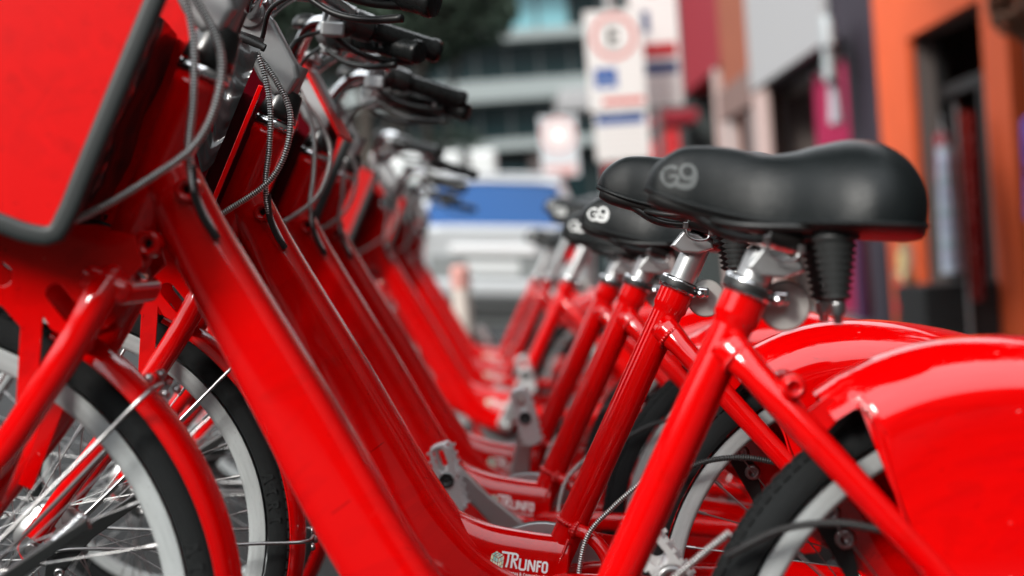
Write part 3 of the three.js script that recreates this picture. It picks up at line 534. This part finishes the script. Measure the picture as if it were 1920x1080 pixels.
// everything that turns with the handlebar; each entry becomes a part
let filmPanel = [];
function makeFront(bike, each) {
  filmPanel = [];
  const parts = [];
  const add = (name, geo, mat) => { const m = mesh(name, geo, mat, bike); parts.push(m); return m; };
  const wheel = makeWheel(bike, 'front_wheel', P(0, 0), each); parts.push(wheel);
  mesh('hub', merge([lathe([[0, -.046], [.012, -.046], [.014, -.034], [.040, -.032], [.044, -.028], [.044, -.004], [.036, 0], [.022, .004], [.020, .022], [.034, .024], [.034, .028], [.012, .032], [.011, .048], [0, .048]], V(0, 0, 0), V(0, 0, 1), 40)]), M.alu, wheel);
  spokesOn(wheel, .033, .026, each); raisedText(wheel);
  const label = mesh('hub_label', sheet(2, 12, (i, j) => { const f = lerp(.3, 1.5, j); return V(-.0445 * Math.cos(f + .6), .0445 * Math.sin(f + .6), lerp(-.03, -.004, i)); }), hubLabel, wheel); label.castShadow = false;
  for (const s of [1, -1]) {
    const leg = add('fork_leg', sweep([P(.205, .356, s * .030), P(.199, .342, s * .054), P(.176, .292, s * .062), P(.148, .240, s * .065), P(.118, .188, s * .066), P(.085, .140, s * .066), P(.050, .088, s * .065), P(.018, .036, s * .063), P(.002, .008, s * .062)], (t) => [lerp(.0160, .0125, t), lerp(.0150, .0105, t)], { seg: 60, n: 24 }), M.red);
    mesh('dropout', plate([[.016, .036], [.028, .022], [.018, -.006], [.006, -.022], [-.012, -.022], [-.020, -.006], [-.014, .012], [.0, .034]], s * .062, .006), M.red, leg);
    add('axle_nut', merge([lathe([[0, 0], [.0165, 0], [.0165, .002], [0, .002]], P(0, -.004, s * .065), P(0, -.004, s * .2)), lathe([[0, 0], [.0095, 0], [.0095, .009], [.007, .0105], [0, .0105]], P(0, -.004, s * .067), P(0, -.004, s * .2), 6)]), M.steel);
    // stays of the mudguard
    const z = s * .069, eye = P(.022, -.008, z);
    for (const [u, v, b] of [[.243, .246, .012], [.345, .018, .0]]) {
      const end = P(u, v, s * .040), d = end.clone().sub(eye).normalize();
      const st = add('mudguard_stay', merge([tube([eye.clone(), eye.clone().addScaledVector(d, .02).add(V(0, .003, 0)), eye.clone().lerp(end, .35), eye.clone().lerp(end, .8).add(V(0, 0, 0)), end.clone(), end.clone().addScaledVector(d, .006).add(V(0, 0, -s * .034))], .0024, 40, 8), ...[-1, 1].map((k) => lathe([[0, 0], [.0055, 0], [.0052, .003], [.003, .0055], [0, .006]], end.clone().addScaledVector(d, .004).add(V(-d.y * .011 * k, d.x * .011 * k, -s * .016)), end.clone().addScaledVector(d, .05).add(V(-d.y * .011 * k, d.x * .011 * k, -s * .016)), 12))]), M.steel);
    }
    add('stay_bolt', merge([bolt(P(.022, -.006, s * .068), .0062, .006), bolt(P(.036, -.034, s * .066), .0072, .005)]), M.steel);
    // carrier bracket with slots, beside the fork
    add('carrier_bracket', plate([[.222, .394], [.232, .366], [.207, .338], [.190, .312], [.177, .298], [.161, .293], [.147, .300], [.139, .312], [.138, .215], [.11, .13], [.095, .135], [.118, .21], [.118, .300], [.10, .318], [.06, .335], [.04, .365], [.08, .395], [.16, .402]], s * .044, .004, .0012, [slot(.150, .334, .167, .315, .0092), slot(.075, .362, .098, .348, .010)]), M.red);
  }
  add('brake_arm', merge([plate([[.03, -.05], [.05, -.02], [.075, .012], [.20, .115], [.196, .125], [.06, .022], [.018, -.008], [.016, -.045]], .058, .008), rod(P(.10, .045, .055), P(.165, .098, .055), .006, .006)]), M.blackGloss);
  add('brake_spring', ribbed([P(.158, .094, .05), P(.175, .110, .05), P(.19, .126, .05)], .006), M.chrome);
  add('fork_crown', merge([box(.052, .026, .125, .2, .345, 0, .01)]).translate(-.2, -.345, 0).rotateZ(-.35).translate(.2, .345, 0), M.red);
  // mudguard
  const mg = [];
  for (let i = 0; i <= 40; i++) { const a = lerp(1.12, -1.15, i / 40); mg.push(P(.3385 * Math.cos(a), .3385 * Math.sin(a))); }
  add('front_mudguard', merge([sheet(80, 14, (i, j) => { const a = lerp(1.12, -1.15, i), f = lerp(-1.45, 1.45, j), r = .322 + .0195 * Math.cos(f); return P(r * Math.cos(a), r * Math.sin(a), .0305 * Math.sin(f)); }), sheet(80, 14, (i, j) => { const a = lerp(1.12, -1.15, i), f = lerp(1.45, -1.45, j), r = .322 + .0178 * Math.cos(f); return P(r * Math.cos(a), r * Math.sin(a), .0287 * Math.sin(f)); }),
    ...[1, -1].map((s) => tube(mg.map((p) => V(p.x * .957, p.y * .957, s * .0296)), .0013, 80, 6))]), M.red);
  add('mudguard_tab', box(.012, .05, .012, .178, .305, .03, .003), M.red);
  add('mudguard_bolt', bolt(P(.17, .288, .062), .008, .008), M.steel);
  // basket: red advert panels in grey trim, dark plastic back
  const p0 = P(.183, .379), ex = P(-.962, .272).normalize(), ey = P(.327, .945).normalize(), at = (x, y, z) => p0.clone().addScaledVector(ex, x).addScaledVector(ey, y).add(V(0, 0, z));
  const BW = .30, BH = .275;
  const local = (g) => g.applyMatrix4(new THREE.Matrix4().makeBasis(ex.clone().negate(), ey, V(0, 0, 1)).setPosition(p0));
  for (const s of [1, -1]) {
    const panel = add('basket_panel', local(plate([[-BW, .012], [-.015, .012], [-.012, .015], [-.012, BH], [-BW, BH]], s * .150, .006, .001)), M.redPanel);
    mesh('panel_trim', sweep([at(.0 + BW, .004, s * .15), at(.06, .004, s * .15), at(.028, .004, s * .15), at(.008, .010, s * .15), at(.004, .032, s * .15), at(.004, .07, s * .15), at(.004, BH, s * .15)], () => [.0092, .0075, 3], { seg: 70, n: 18 }), M.trim, panel);
  }
  for (const s of [1, -1]) add('panel_edge', local(box(.006, BH * .8, .005, .009, BH * .44, s * .152, .001)), M.red);
  const crumple = (x, y) => .006 * perlin.noise(x * 7, y * 4, 2.2) + .0012 * perlin.noise(x * 19, y * 12, 5);
  add('basket_back', merge([sheet(50, 50, (i, j) => at(.052 + crumple(j, i), lerp(.012, .24 - .03 * Math.abs(j - .5), i), lerp(-.146, .146, j))), sheet(50, 50, (i, j) => at(.056 + crumple(1 - j, i), lerp(.012, .24 - .03 * Math.abs(j - .5), i), lerp(.146, -.146, j)))]), M.film);
  for (const s of [1, -1]) {
    const tear = (x) => .085 + .05 * x + .035 * perlin.noise(x * 5, 1.3, s) + .02 * perlin.noise(x * 17, 4, s), cr = (x, y) => .007 * perlin.noise(x * 9, y * 5, 3) + .004 * perlin.noise(x * 21, y * 15, 8);
    filmPanel.push(local(plate([[-BW, .012], [-.012, .012], [-.012, BH], [-BW, BH]], s * .146, .004, .001)));
    filmPanel.push(sheet(40, 60, (i, j) => { const x = lerp(.008, BW, s > 0 ? 1 - j : j), y = lerp(tear(j), BH + .01, i); return at(x, y, s * (.153 + cr(j, i))); }));
  }
  [filmPanel[1], filmPanel[2]] = [filmPanel[2], filmPanel[1]];
  add('basket_floor', local(box(BW - .06, .006, .294, -BW / 2 - .02, .018, 0)), M.black);
  add('basket_front', local(box(.006, BH - .02, .294, -BW, BH / 2 + .006, 0)), M.redPanel);
  add('basket_rim', merge([tube([at(.004, BH, .15), at(.05, BH + .004, .146), at(.056, BH + .004, 0), at(.05, BH + .004, -.146), at(.004, BH, -.15)], .005, 40, 10)]), M.black);
  // stem and handlebar
  add('stem', merge([plate([[.208, .690], [.216, .708], [.240, .710], [.262, .690], [.296, .634], [.300, .616], [.288, .594], [.268, .592], [.248, .612], [.216, .668]], 0, .046, .0065), lathe([[.010, 0], [.0135, 0], [.0135, .05], [.010, .05]], onHead(.045), onHead(.12)), lathe([[0, -.031], [.0185, -.031], [.020, -.028], [.020, .028], [.0185, .031], [0, .031]], P(.232, .696, 0), P(.232, .696, 1))]), M.aluDark);
  add('stem_clamp', merge([box(.03, .016, .05, .246, .714, 0, .004), bolt(P(.25, .712, .026), .005)]), M.alu);
  const bar = (s) => [P(.233, .694, 0), P(.236, .698, s * .035), P(.243, .710, s * .07), P(.258, .731, s * .10), P(.276, .746, s * .128), P(.302, .748, s * .160), P(.332, .736, s * .192), P(.362, .718, s * .222), P(.410, .704, s * .252), P(.462, .694, s * .272)];
  add('handlebar', merge([sweep([...bar(-1).slice(1).reverse(), ...bar(1)], () => [.0112, .0112], { seg: 120, n: 18, across: V(0, .1, 1) })]), M.chrome);
  for (const s of [1, -1]) {
    const g0 = P(.374, .713, s * .231), g1 = P(.470, .692, s * .275);
    const d = g1.clone().sub(g0).normalize();
    const prof = [[.012, 0], [.0175, 0], [.0182, .003]]; for (let i = 0; i <= 12; i++) prof.push([.0146 + .0012 * i / 12 + (i % 2 ? .0004 : 0), .006 + .088 * i / 12]); prof.push([.0175, .1], [.0175, .106], [.0155, .111], [0, .111]);
    const grip = add('grip', lathe(prof, g0, g1), M.rubber);
    add('twist_shifter', lathe([[.012, 0], [.021, 0], [.0235, .004], [.0235, .016], [.0205, .018], [.0205, .022], [.0215, .023], [.021, .046], [.018, .048], [.012, .048]], g0.clone().addScaledVector(d, -.049), g0, 32), M.blackGloss);
    add('lever_clamp', merge([lathe([[.011, 0], [.0185, 0], [.0185, .016], [.011, .016]], g0.clone().addScaledVector(d, -.07), g0), box(.034, .022, .016, g0.x - .052, g0.y - .008, g0.z - s * .04, .004), bolt(P(g0.x - .05, g0.y - .004, g0.z - s * .028), .005)]), M.aluDark);
    add('brake_lever', sweep([g0.clone().add(V(-.055, -.014, -s * .024)), g0.clone().add(V(-.02, -.034, -s * .004)), g0.clone().add(V(.02, -.042, s * .018)), g0.clone().add(V(.062, -.040, s * .04))], (t) => [.0035 + .0015 * t, .006], { seg: 24, n: 14 }), M.black);
    add('brake_cable', tube([g0.clone().add(V(-.065, -.010, -s * .03)), g0.clone().add(V(-.098, -.028, -s * .06)), P(.262, .652, s * .13), P(.245, .625, s * .1)], .003, 24, 8), M.black);
  }
  add('bell', lathe([[0, 0], [.020, 0], [.022, .004], [.020, .012], [.012, .019], [0, .021]], P(.262, .748, .105), P(.255, .80, .11)), M.black);
  return parts;
}
const hubLabel = new THREE.MeshStandardMaterial({ roughness: .5, map: canvas(256, 128, (c) => { c.fillStyle = '#c9cccc'; c.fillRect(0, 0, 256, 128); c.fillStyle = '#111'; c.font = 'bold 40px serif'; c.fillText('Sturmey', 18, 48, 170); c.fillText('Archer', 42, 88, 140); c.fillStyle = '#c02020'; c.beginPath(); c.moveTo(190, 84); c.lineTo(238, 46); c.lineTo(232, 92); c.fill(); }) });

function makeRear(bike, each) {
  const wheel = makeWheel(bike, 'rear_wheel', REAR, each);
  mesh('hub', lathe([[0, -.055], [.012, -.055], [.016, -.04], [.042, -.036], [.042, -.03], [.024, -.024], [.024, .022], [.046, .026], [.05, .032], [.05, .042], [.014, .048], [0, .06]], V(0, 0, 0), V(0, 0, 1), 40), M.alu, wheel);
  spokesOn(wheel, .042, .03, each);
  // wheel cover: two side shells that meet in a rounded crest
  const crest = .366, drop = (deg) => .016 * smooth(deg, 60, 98), width = (r) => .064 * Math.sqrt(Math.max(0, 1 - ((Math.max(r, .302) - .302) / (crest - .302)) ** 2.0)) + .012 * smooth(.302 - r, 0, .2);
  const inner = (deg, side) => side > 0 ? lerp(.338, .04, smooth(deg, 55.2, 57.6) ** 2) : lerp(.28, .04, smooth(deg, 33, 36));
  const shell = (side, off, a0, a1) => sheet(220, 40, (i, j) => {
    const deg = lerp(a0, a1, side > 0 ? i : 1 - i), r1 = side > 0 ? crest - off : lerp(.300, crest, smooth(deg, 49, 53)) - off, r = lerp(inner(deg, side), r1, 1 - (1 - j) ** 1.7), t = (deg - (side > 0 ? 86 * Math.max(0, .305 - r) * (1 - smooth(deg, 57, 110)) : 0)) * Math.PI / 180, rd = r - drop(deg) * smooth(r, .26, .366);
    return P(1.1 - rd * Math.cos(t), rd * Math.sin(t), side * Math.max(0, width(r + off * .3) - off));
  });
  for (const s of [1, -1]) mesh('wheel_cover', merge([shell(s, 0, s > 0 ? 51.5 : 30, 205), shell(s, .0028, s > 0 ? 51.5 : 30, 205)]), M.redCover, bike);
  for (const [u, v] of [[.905, .166], [.921, .142]]) { const g = bolt(P(0, 0, .001), .0105, .006); mesh('cover_screw', g, M.steel, bike).position.set(u, v, -.052); }
  mesh('cover_bracket', plate([[.862, .262], [.905, .292], [.918, .282], [.885, .245]], .034, .004), M.black, bike);
  mesh('cover_bracket', plate([[.86, .19], [.90, .18], [.925, .15], [.94, .10], [.93, .095], [.89, .155], [.85, .17]], -.057, .006), M.black, bike);
  mesh('cover_tab', plate([[.860, .266], [.882, .287], [.895, .281], [.898, .270], [.876, .243]], .040, .004, .0012), M.red, bike);
}
M.redCover = phys([1, 1, 1], .06, { ior: 1.66, map: paintMap(33, 1.6, .9, 35, 90) });

// saddle surface: s from nose (0) to tail (1), f round the section from the left skirt over the top to the right one
const saddleTop = new THREE.CatmullRomCurve3([[.703, .474], [.709, .489], [.718, .499], [.736, .510], [.761, .513], [.787, .512], [.812, .508], [.837, .511], [.862, .519], [.892, .526], [.917, .524], [.942, .511], [.959, .488], [.966, .460]].map(([x, y]) => V(x, y)), false, 'centripetal');
const saddleLow = new THREE.CatmullRomCurve3([[.703, .470], [.712, .466], [.725, .461], [.742, .456], [.765, .451], [.788, .447], [.810, .444], [.834, .443], [.858, .4435], [.884, .444], [.91, .4445], [.936, .445], [.956, .446], [.966, .450]].map(([x, y]) => V(x, y)), false, 'centripetal');
const HW = new THREE.CatmullRomCurve3([.004, .017, .023, .028, .031, .036, .044, .058, .077, .094, .102, .096, .072, .012].map((x, i) => V(x, i)), false, 'catmullrom', .5);
function saddleAt(s, f, grow = 0) {
  const T = saddleTop.getPoint(s), B = saddleLow.getPoint(s), h = HW.getPoint(s).x;
  const c = Math.cos(f), q = Math.sin(f), e = 2 / 2.5, y = Math.abs(q) ** e;
  return V(lerp(B.x, T.x, y), lerp(B.y, T.y, y) + grow * q, Math.sign(c) * Math.abs(c) ** e * (h + grow));
}
const saddleGeo = (() => {
  const top = sheet(90, 56, (i, j) => saddleAt(i, j * Math.PI));
  const lip = (i, j) => { const p = saddleAt(i, j ? Math.PI : 0); return p; };
  const under = sheet(90, 20, (i, j) => { const a = saddleAt(i, 0), b = saddleAt(i, Math.PI), f = lerp(1, 0, j), p = a.clone().lerp(b, 1 - f), m = 1 - Math.abs(2 * f - 1); p.y += .012 * smooth(m, .04, .4) * Math.sin(Math.PI * Math.min(1, Math.max(0, i))); return p; });
  const edge = [1, 0].map((k) => { const pts = []; for (let i = 0; i <= 50; i++) pts.push(saddleAt(.01 + .98 * i / 50, k ? 0 : Math.PI)); return tube(pts, .0026, 120, 8); });
  return merge([top, under, ...edge]);
})();
const logoTex = (c, w, h) => { c.clearRect(0, 0, w, h); c.strokeStyle = c.fillStyle = '#fff';
  c.lineWidth = 22; c.beginPath(); c.arc(92, 72, 56, -.5, -2.2, true); c.stroke(); c.lineWidth = 30; c.beginPath(); c.arc(92, 72, 54, -2.3, 2.6, true); c.stroke(); c.lineWidth = 20; c.beginPath(); c.arc(92, 72, 56, 2.7, .2, true); c.stroke();
  c.lineWidth = 15; c.beginPath(); c.moveTo(96, 78); c.lineTo(148, 82); c.stroke();
  c.lineWidth = 19; c.beginPath(); c.arc(196, 62, 33, 0, Math.PI * 2); c.stroke(); c.lineWidth = 24; c.beginPath(); c.moveTo(229, 58); c.bezierCurveTo(236, 128, 196, 136, 130, 122); c.stroke(); };
const logoMap = canvas(256, 144, logoTex);
const logoMat = new THREE.MeshStandardMaterial({ color: rgb(.62, .64, .63), map: logoMap, transparent: true, roughness: .5 });
const wornLogoMat = new THREE.MeshStandardMaterial({ color: rgb(.11, .12, .12), map: logoMap, transparent: true, roughness: .6, opacity: .75 });
function makeSaddle(bike) {
  const parts = [];
  const saddle = mesh('saddle', saddleGeo, M.saddle, bike); parts.push(saddle);
  const logo = mesh('logo', sheet(10, 16, (i, j) => saddleAt(lerp(.105, .280, j), lerp(.14, .76, i), .0006)), logoMat, saddle); logo.castShadow = false;
  for (const s of [1, -1]) mesh('rail', sweep([P(.728, .462, s * .016), P(.752, .446, s * .020), P(.785, .430, s * .022), P(.83, .4285, s * .024), P(.858, .432, s * .036), P(.880, .440, s * .055)], () => [.0038, .0038], { seg: 30, n: 10 }), M.blackGloss, saddle);
  for (const s of [1, -1]) {
    const a = P(.878, .440, s * .05), b = P(.888, .340, s * .05), pr = [[0, 0], [.0175, 0], [.021, .006]];
    for (let i = 0; i <= 16; i++) pr.push([lerp(.0225, .0140, i / 16) - (i % 2 ? .0055 : 0), .010 + .052 * i / 16]);
    pr.push([.009, .066], [0, .066]);
    mesh('spring', lathe(pr, a, b, 26), M.bellows, saddle);
    mesh('spring_nut', lathe([[0, .066], [.0065, .066], [.0075, .069], [.0075, .079], [.005, .080], [.004, .088], [0, .088]], a, b, 14), M.steel, saddle);
  }
  mesh('saddle_pan', sheet(60, 40, (i, j) => { const p = saddleAt(lerp(.04, .985, i), j * Math.PI), q = saddleLow.getPoint(lerp(.04, .985, i)); return V(p.x, q.y - .013 * Math.sin(j * Math.PI) ** .5 + .002, p.z * .93); }), M.black, saddle);
  mesh('saddle_frame', merge([box(.16, .006, .05, .845, .440, 0, .002), sweep([P(.752, .446, 0), P(.79, .438, .05), P(.86, .440, .064), P(.90, .445, .05)], () => [.0035, .0035], { seg: 20, n: 8 })]), M.black, saddle);
  const clamp = mesh('saddle_clamp', merge([
    plate([[.802, .400], [.816, .420], [.835, .417], [.853, .406], [.856, .399], [.838, .392], [.816, .392]], .018, .018, .003), plate([[.802, .400], [.816, .420], [.835, .417], [.853, .406], [.856, .399], [.838, .392], [.816, .392]], -.018, .018, .003)]), M.alu, saddle);
  mesh('rail_block', merge([box(.034, .016, .075, .835, .428, 0, .004)]).translate(-.835, -.428, 0).rotateZ(-.25).translate(.835, .428, 0), M.blackGloss, saddle);
  mesh('clamp_bolt', merge([tube([P(.818, .424, .040), P(.822, .413, .041), P(.834, .4085, .041), P(.846, .411, .041), P(.849, .418, .040)], .0018, 24, 8), box(.007, .009, .006, .818, .426, .040, .0015), box(.007, .009, .006, .850, .419, .040, .0015), box(.035, .003, .004, .835, .437, .040, .001)]), M.steel, saddle);
  return parts;
}
function crank(s, angle, bike) {
  const c = Math.cos(angle), q = Math.sin(angle), end = P(BB.x + .155 * c, BB.y + .155 * q), z = s * .082, m = new THREE.Matrix4().makeRotationZ(angle).setPosition(BB.x, BB.y, 0);
  const out = [[-.020, -.008], [-.014, -.019], [0, -.022], [.02, -.020], [.09, -.0150], [.155, -.0165], [.166, -.013], [.1715, 0], [.166, .013], [.155, .0165], [.09, .0150], [.02, .020], [0, .022], [-.014, .019], [-.020, .008]];
  const arm = mesh('crank_arm', merge([plate(out, z, .0135, .004), bolt(P(0, 0, z + s * .006), .012, .004), lathe([[.007, 0], [.0155, 0], [.0165, .003], [.0165, .012], [.014, .014], [.007, .014], [.006, .006], [.007, .002]], P(.155, 0, z - s * .008), P(.155, 0, z + s)), lathe([[.007, 0], [.0155, 0], [.0165, .003], [.0165, .012], [.014, .014], [.007, .014], [.006, .006], [.007, .002]], P(.155, 0, z + s * .005), P(.155, 0, z - s))]).applyMatrix4(m), M.alu, bike);
  const tilt = s > 0 ? 1.24 : .9, k = new THREE.Matrix4().makeRotationZ(Math.PI - tilt).setPosition(end.x, end.y, 0);
  const cage = (zz) => plate([[-.052, -.010], [-.048, -.015], [-.012, -.0165], [.012, -.0165], [.048, -.015], [.054, -.008], [.052, .012], [.046, .0155], [.012, .0165], [-.012, .0165], [-.044, .0155], [-.052, .008]], zz, .004, .0012, [slot(.022, .0, .042, .0015, .0085), slot(-.042, 0, -.022, 0, .0085)]);
  const teeth = []; for (const t of [-1, 1]) for (let i = 0; i < 8; i++) teeth.push(box(.004, .005, .0045, -.046 + i * .0131, t * .017, s * .168), box(.004, .005, .0045, -.046 + i * .0131, t * .017, s * .108));
  const pedal = mesh('pedal', merge([cage(s * .108), cage(s * .168), lathe([[0, 0], [.0125, 0], [.0125, .064], [.0105, .066], [0, .066]], P(0, 0, s * .105), P(0, 0, s), 20), box(.008, .024, .06, .050, 0, s * .138, .002), box(.008, .024, .06, -.050, 0, s * .138, .002), ...teeth]).applyMatrix4(k), M.pedal, bike);
  mesh('axle_cap', lathe([[0, .002], [.004, .002], [.005, 0], [.0105, 0], [.0115, .003], [.0105, .005], [.006, .004], [.004, .002]], P(0, 0, s * .1705), P(0, 0, s)).applyMatrix4(k), M.black, pedal);
}
function makeBike(each) {
  const bike = new THREE.Group();
  makeFrame(bike); makeRear(bike, each);
  const front = makeFront(bike, each);
  const saddle = makeSaddle(bike);
  const post = mesh('seat_post', lathe([[0, 0], [.0172, 0], [.0172, .255], [.015, .262], [0, .262]], onSeat(-.22), onSeat(1)), M.alu, bike); saddle.push(post);
  mesh('seat_collar', merge([lathe([[.0175, 0], [.0248, 0], [.0262, .003], [.0262, .013], [.0248, .016], [.0175, .016]], onSeat(-.006), onSeat(1), 36), box(.022, .014, .018, .835, .373, .0, .004), lathe([[0, 0], [.006, 0], [.006, .006], [.004, .010], [0, .011]], P(.834, .371, .010), P(.842, .369, .2), 14)]), M.chrome, bike);
  mesh('collar_insert', lathe([[.0265, 0], [.0268, .002], [.0268, .006], [.0265, .008]], onSeat(-.002), onSeat(1), 36), M.black, bike);
  mesh('reflector_disc', lathe([[0, 0], [.0235, 0], [.0245, .002], [.0245, .005], [.022, .008], [.008, .0065], [0, .006]], P(.843, .366, -.014), P(.848, .366, .2), 40), M.disc, bike);
  mesh('chainring', merge([lathe([[.052, 0], [.088, 0], [.092, .001], [.088, .003], [.052, .003]], P(BB.x, BB.y, -.056), P(BB.x, BB.y, 0), 48), ...[0, 1, 2, 3, 4].map((i) => { const a = i * 1.2566; return rod(P(BB.x, BB.y, -.0545), P(BB.x + .06 * Math.cos(a), BB.y + .06 * Math.sin(a), -.0545), .008, .006); })]), M.aluDark, bike);
  mesh('chain_guard', merge([plate(slot(BB.x, BB.y, 1.08, -.005, .105).map(([x, y], i) => x < .8 ? [x, y] : [x, y > 0 ? y * .42 : y * .42]), -.066, .005, .0015)]).translate(0, -.02, 0), M.red, bike);
  // cables: ribbed casings from the handlebar into the down tube and the fork
  const cables = [['cable', [P(.25, .655, .085), P(.268, .622, .09), P(.281, .575, .088), P(.282, .52, .08), P(.277, .475, .066), P(.281, .437, .052), P(.297, .399, .031)], .0041], ['cable', [P(.246, .648, .07), P(.284, .606, .082), P(.307, .565, .088), P(.306, .522, .086), P(.286, .480, .078), P(.236, .441, .070), P(.190, .413, .062), P(.15, .395, .05)], .0041]];
  for (const [n, pts, r] of cables) mesh(n, ribbed(pts, r), M.cable, bike);
  mesh('cable_sheath', tube([P(.2795, .462, .0600), P(.281, .437, .052), P(.288, .415, .042), P(.299, .396, .029)], .0042, 20, 10), M.cableDark, bike);
  mesh('brake_hose', ribbed([P(.80, .155, .052), P(.776, .132, .05), P(.741, .096, .045), P(.713, .06, .04), P(.704, .019, .036), P(.705, -.03, .03)], .0034), M.cable, bike);
  mesh('rear_cable', ribbed([P(.80, .130, .035), P(.85, .160, .040), P(.90, .170, .045), P(.95, .166, .05)], .0042), M.cableDark, bike);
  return { bike, front, saddle };
}
const ER = V(.987194, -.133479, .087356), EU = V(.133991, .990982, 0), EN = V(-.086569, .011705, .996177);
const PIVOT = P(.2, .36), STEER = P(.36, .933).normalize(), OX = .58, OY = -.325;
const detailed = makeBike(true), plain = makeBike(false);
const bikes = [
  // rows back, turn of the handlebar, saddle raised, crank angle, label
  [0, .05, 0, 49, 'nearest red share bicycle, saddle dropped right down, large red basket panel in the corner', 1],
  [1, .12, .032, 20, 'second red share bicycle from the front, plain black saddle raised on a bright post', 1],
  [2, -.02, .006, -39, 'third red share bicycle, low saddle with crisp white emblem and silver pedal sticking up', 1],
  [3, .24, .004, 266, 'fourth red share bicycle in the row, grey trimmed red basket panel in full view', 1],
  [5.78, -.1, .100, 250, 'fifth red share bicycle, first one behind the gap in the row, long silver seat post', 0],
  [8.2, .12, .185, 30, 'sixth red share bicycle, blurred between two others, its saddle raised the highest', 0],
  [10.8, -.05, .100, 120, 'last red share bicycle at the far end of the row', 0],
];
const basis = new THREE.Matrix4().makeBasis(ER, EU, EN);
bikes.forEach(([k, steer, raise, deg, label, near], i) => {
  const src = near ? detailed : plain, b = src.bike.clone(); b.name = numbered('bicycle');
  b.userData = { label, category: 'bicycle', group: 'red share bicycles parked in a row' };
  const own = (o) => b.children[src.bike.children.indexOf(o)];
  const turn = new THREE.Matrix4().makeTranslation(PIVOT.x, PIVOT.y, 0).multiply(new THREE.Matrix4().makeRotationAxis(STEER, steer)).multiply(new THREE.Matrix4().makeTranslation(-PIVOT.x, -PIVOT.y, 0));
  for (const o of src.front) own(o).applyMatrix4(turn);
  for (const o of src.saddle) own(o).position.addScaledVector(SX, raise);
  if (i === 1) { const sd = b.getObjectByName('saddle'); sd.position.x -= .020; sd.remove(sd.getObjectByName('logo')); }
  crank(1, (deg + 180) * Math.PI / 180, b); crank(-1, deg * Math.PI / 180, b);
  if (i === 0) { const l = b.getObjectByName('saddle').children[0]; l.material = wornLogoMat; l.userData.label = 'worn grey emblem'; }
  if (i !== 1 && i !== 2) for (const o of [...b.children]) if (o.name === 'panel_edge') b.remove(o);
  if (i === 1 || i === 2) for (const o of b.children.filter((q) => q.name === 'basket_panel')) {
    const s = o === b.children.filter((q) => q.name === 'basket_panel')[0] ? 1 : -1;
    o.geometry = s > 0 ? filmPanel[0] : filmPanel[1]; o.material = M.filmRed; o.userData.label = 'dark glossy panel without its red sheet'; o.clear();
    mesh('torn_film', s > 0 ? filmPanel[2] : filmPanel[3], M.film, o);
  }
  if (i === 2) {
    const plateMesh = mesh('info_plate', plate([[.236, .716], [.241, .719], [.321, .586], [.316, .583]], .02, .11, .001), M.redPanel, b); plateMesh.applyMatrix4(turn);
  }
  for (const c of b.children) { c.position.x -= 0; }
  const holder = b; holder.quaternion.setFromRotationMatrix(basis);
  for (const c of b.children) { c.updateMatrix(); c.matrix.premultiply(new THREE.Matrix4().makeTranslation(-OX, -OY, 0)); c.matrix.decompose(c.position, c.quaternion, c.scale); }
  holder.position.set(-.594318, .770 - .298484, -1.552827 - .52 * k).addScaledVector(ER, OX).addScaledVector(EU, OY);
  scene.add(holder);
});

renderer.render(scene, camera);
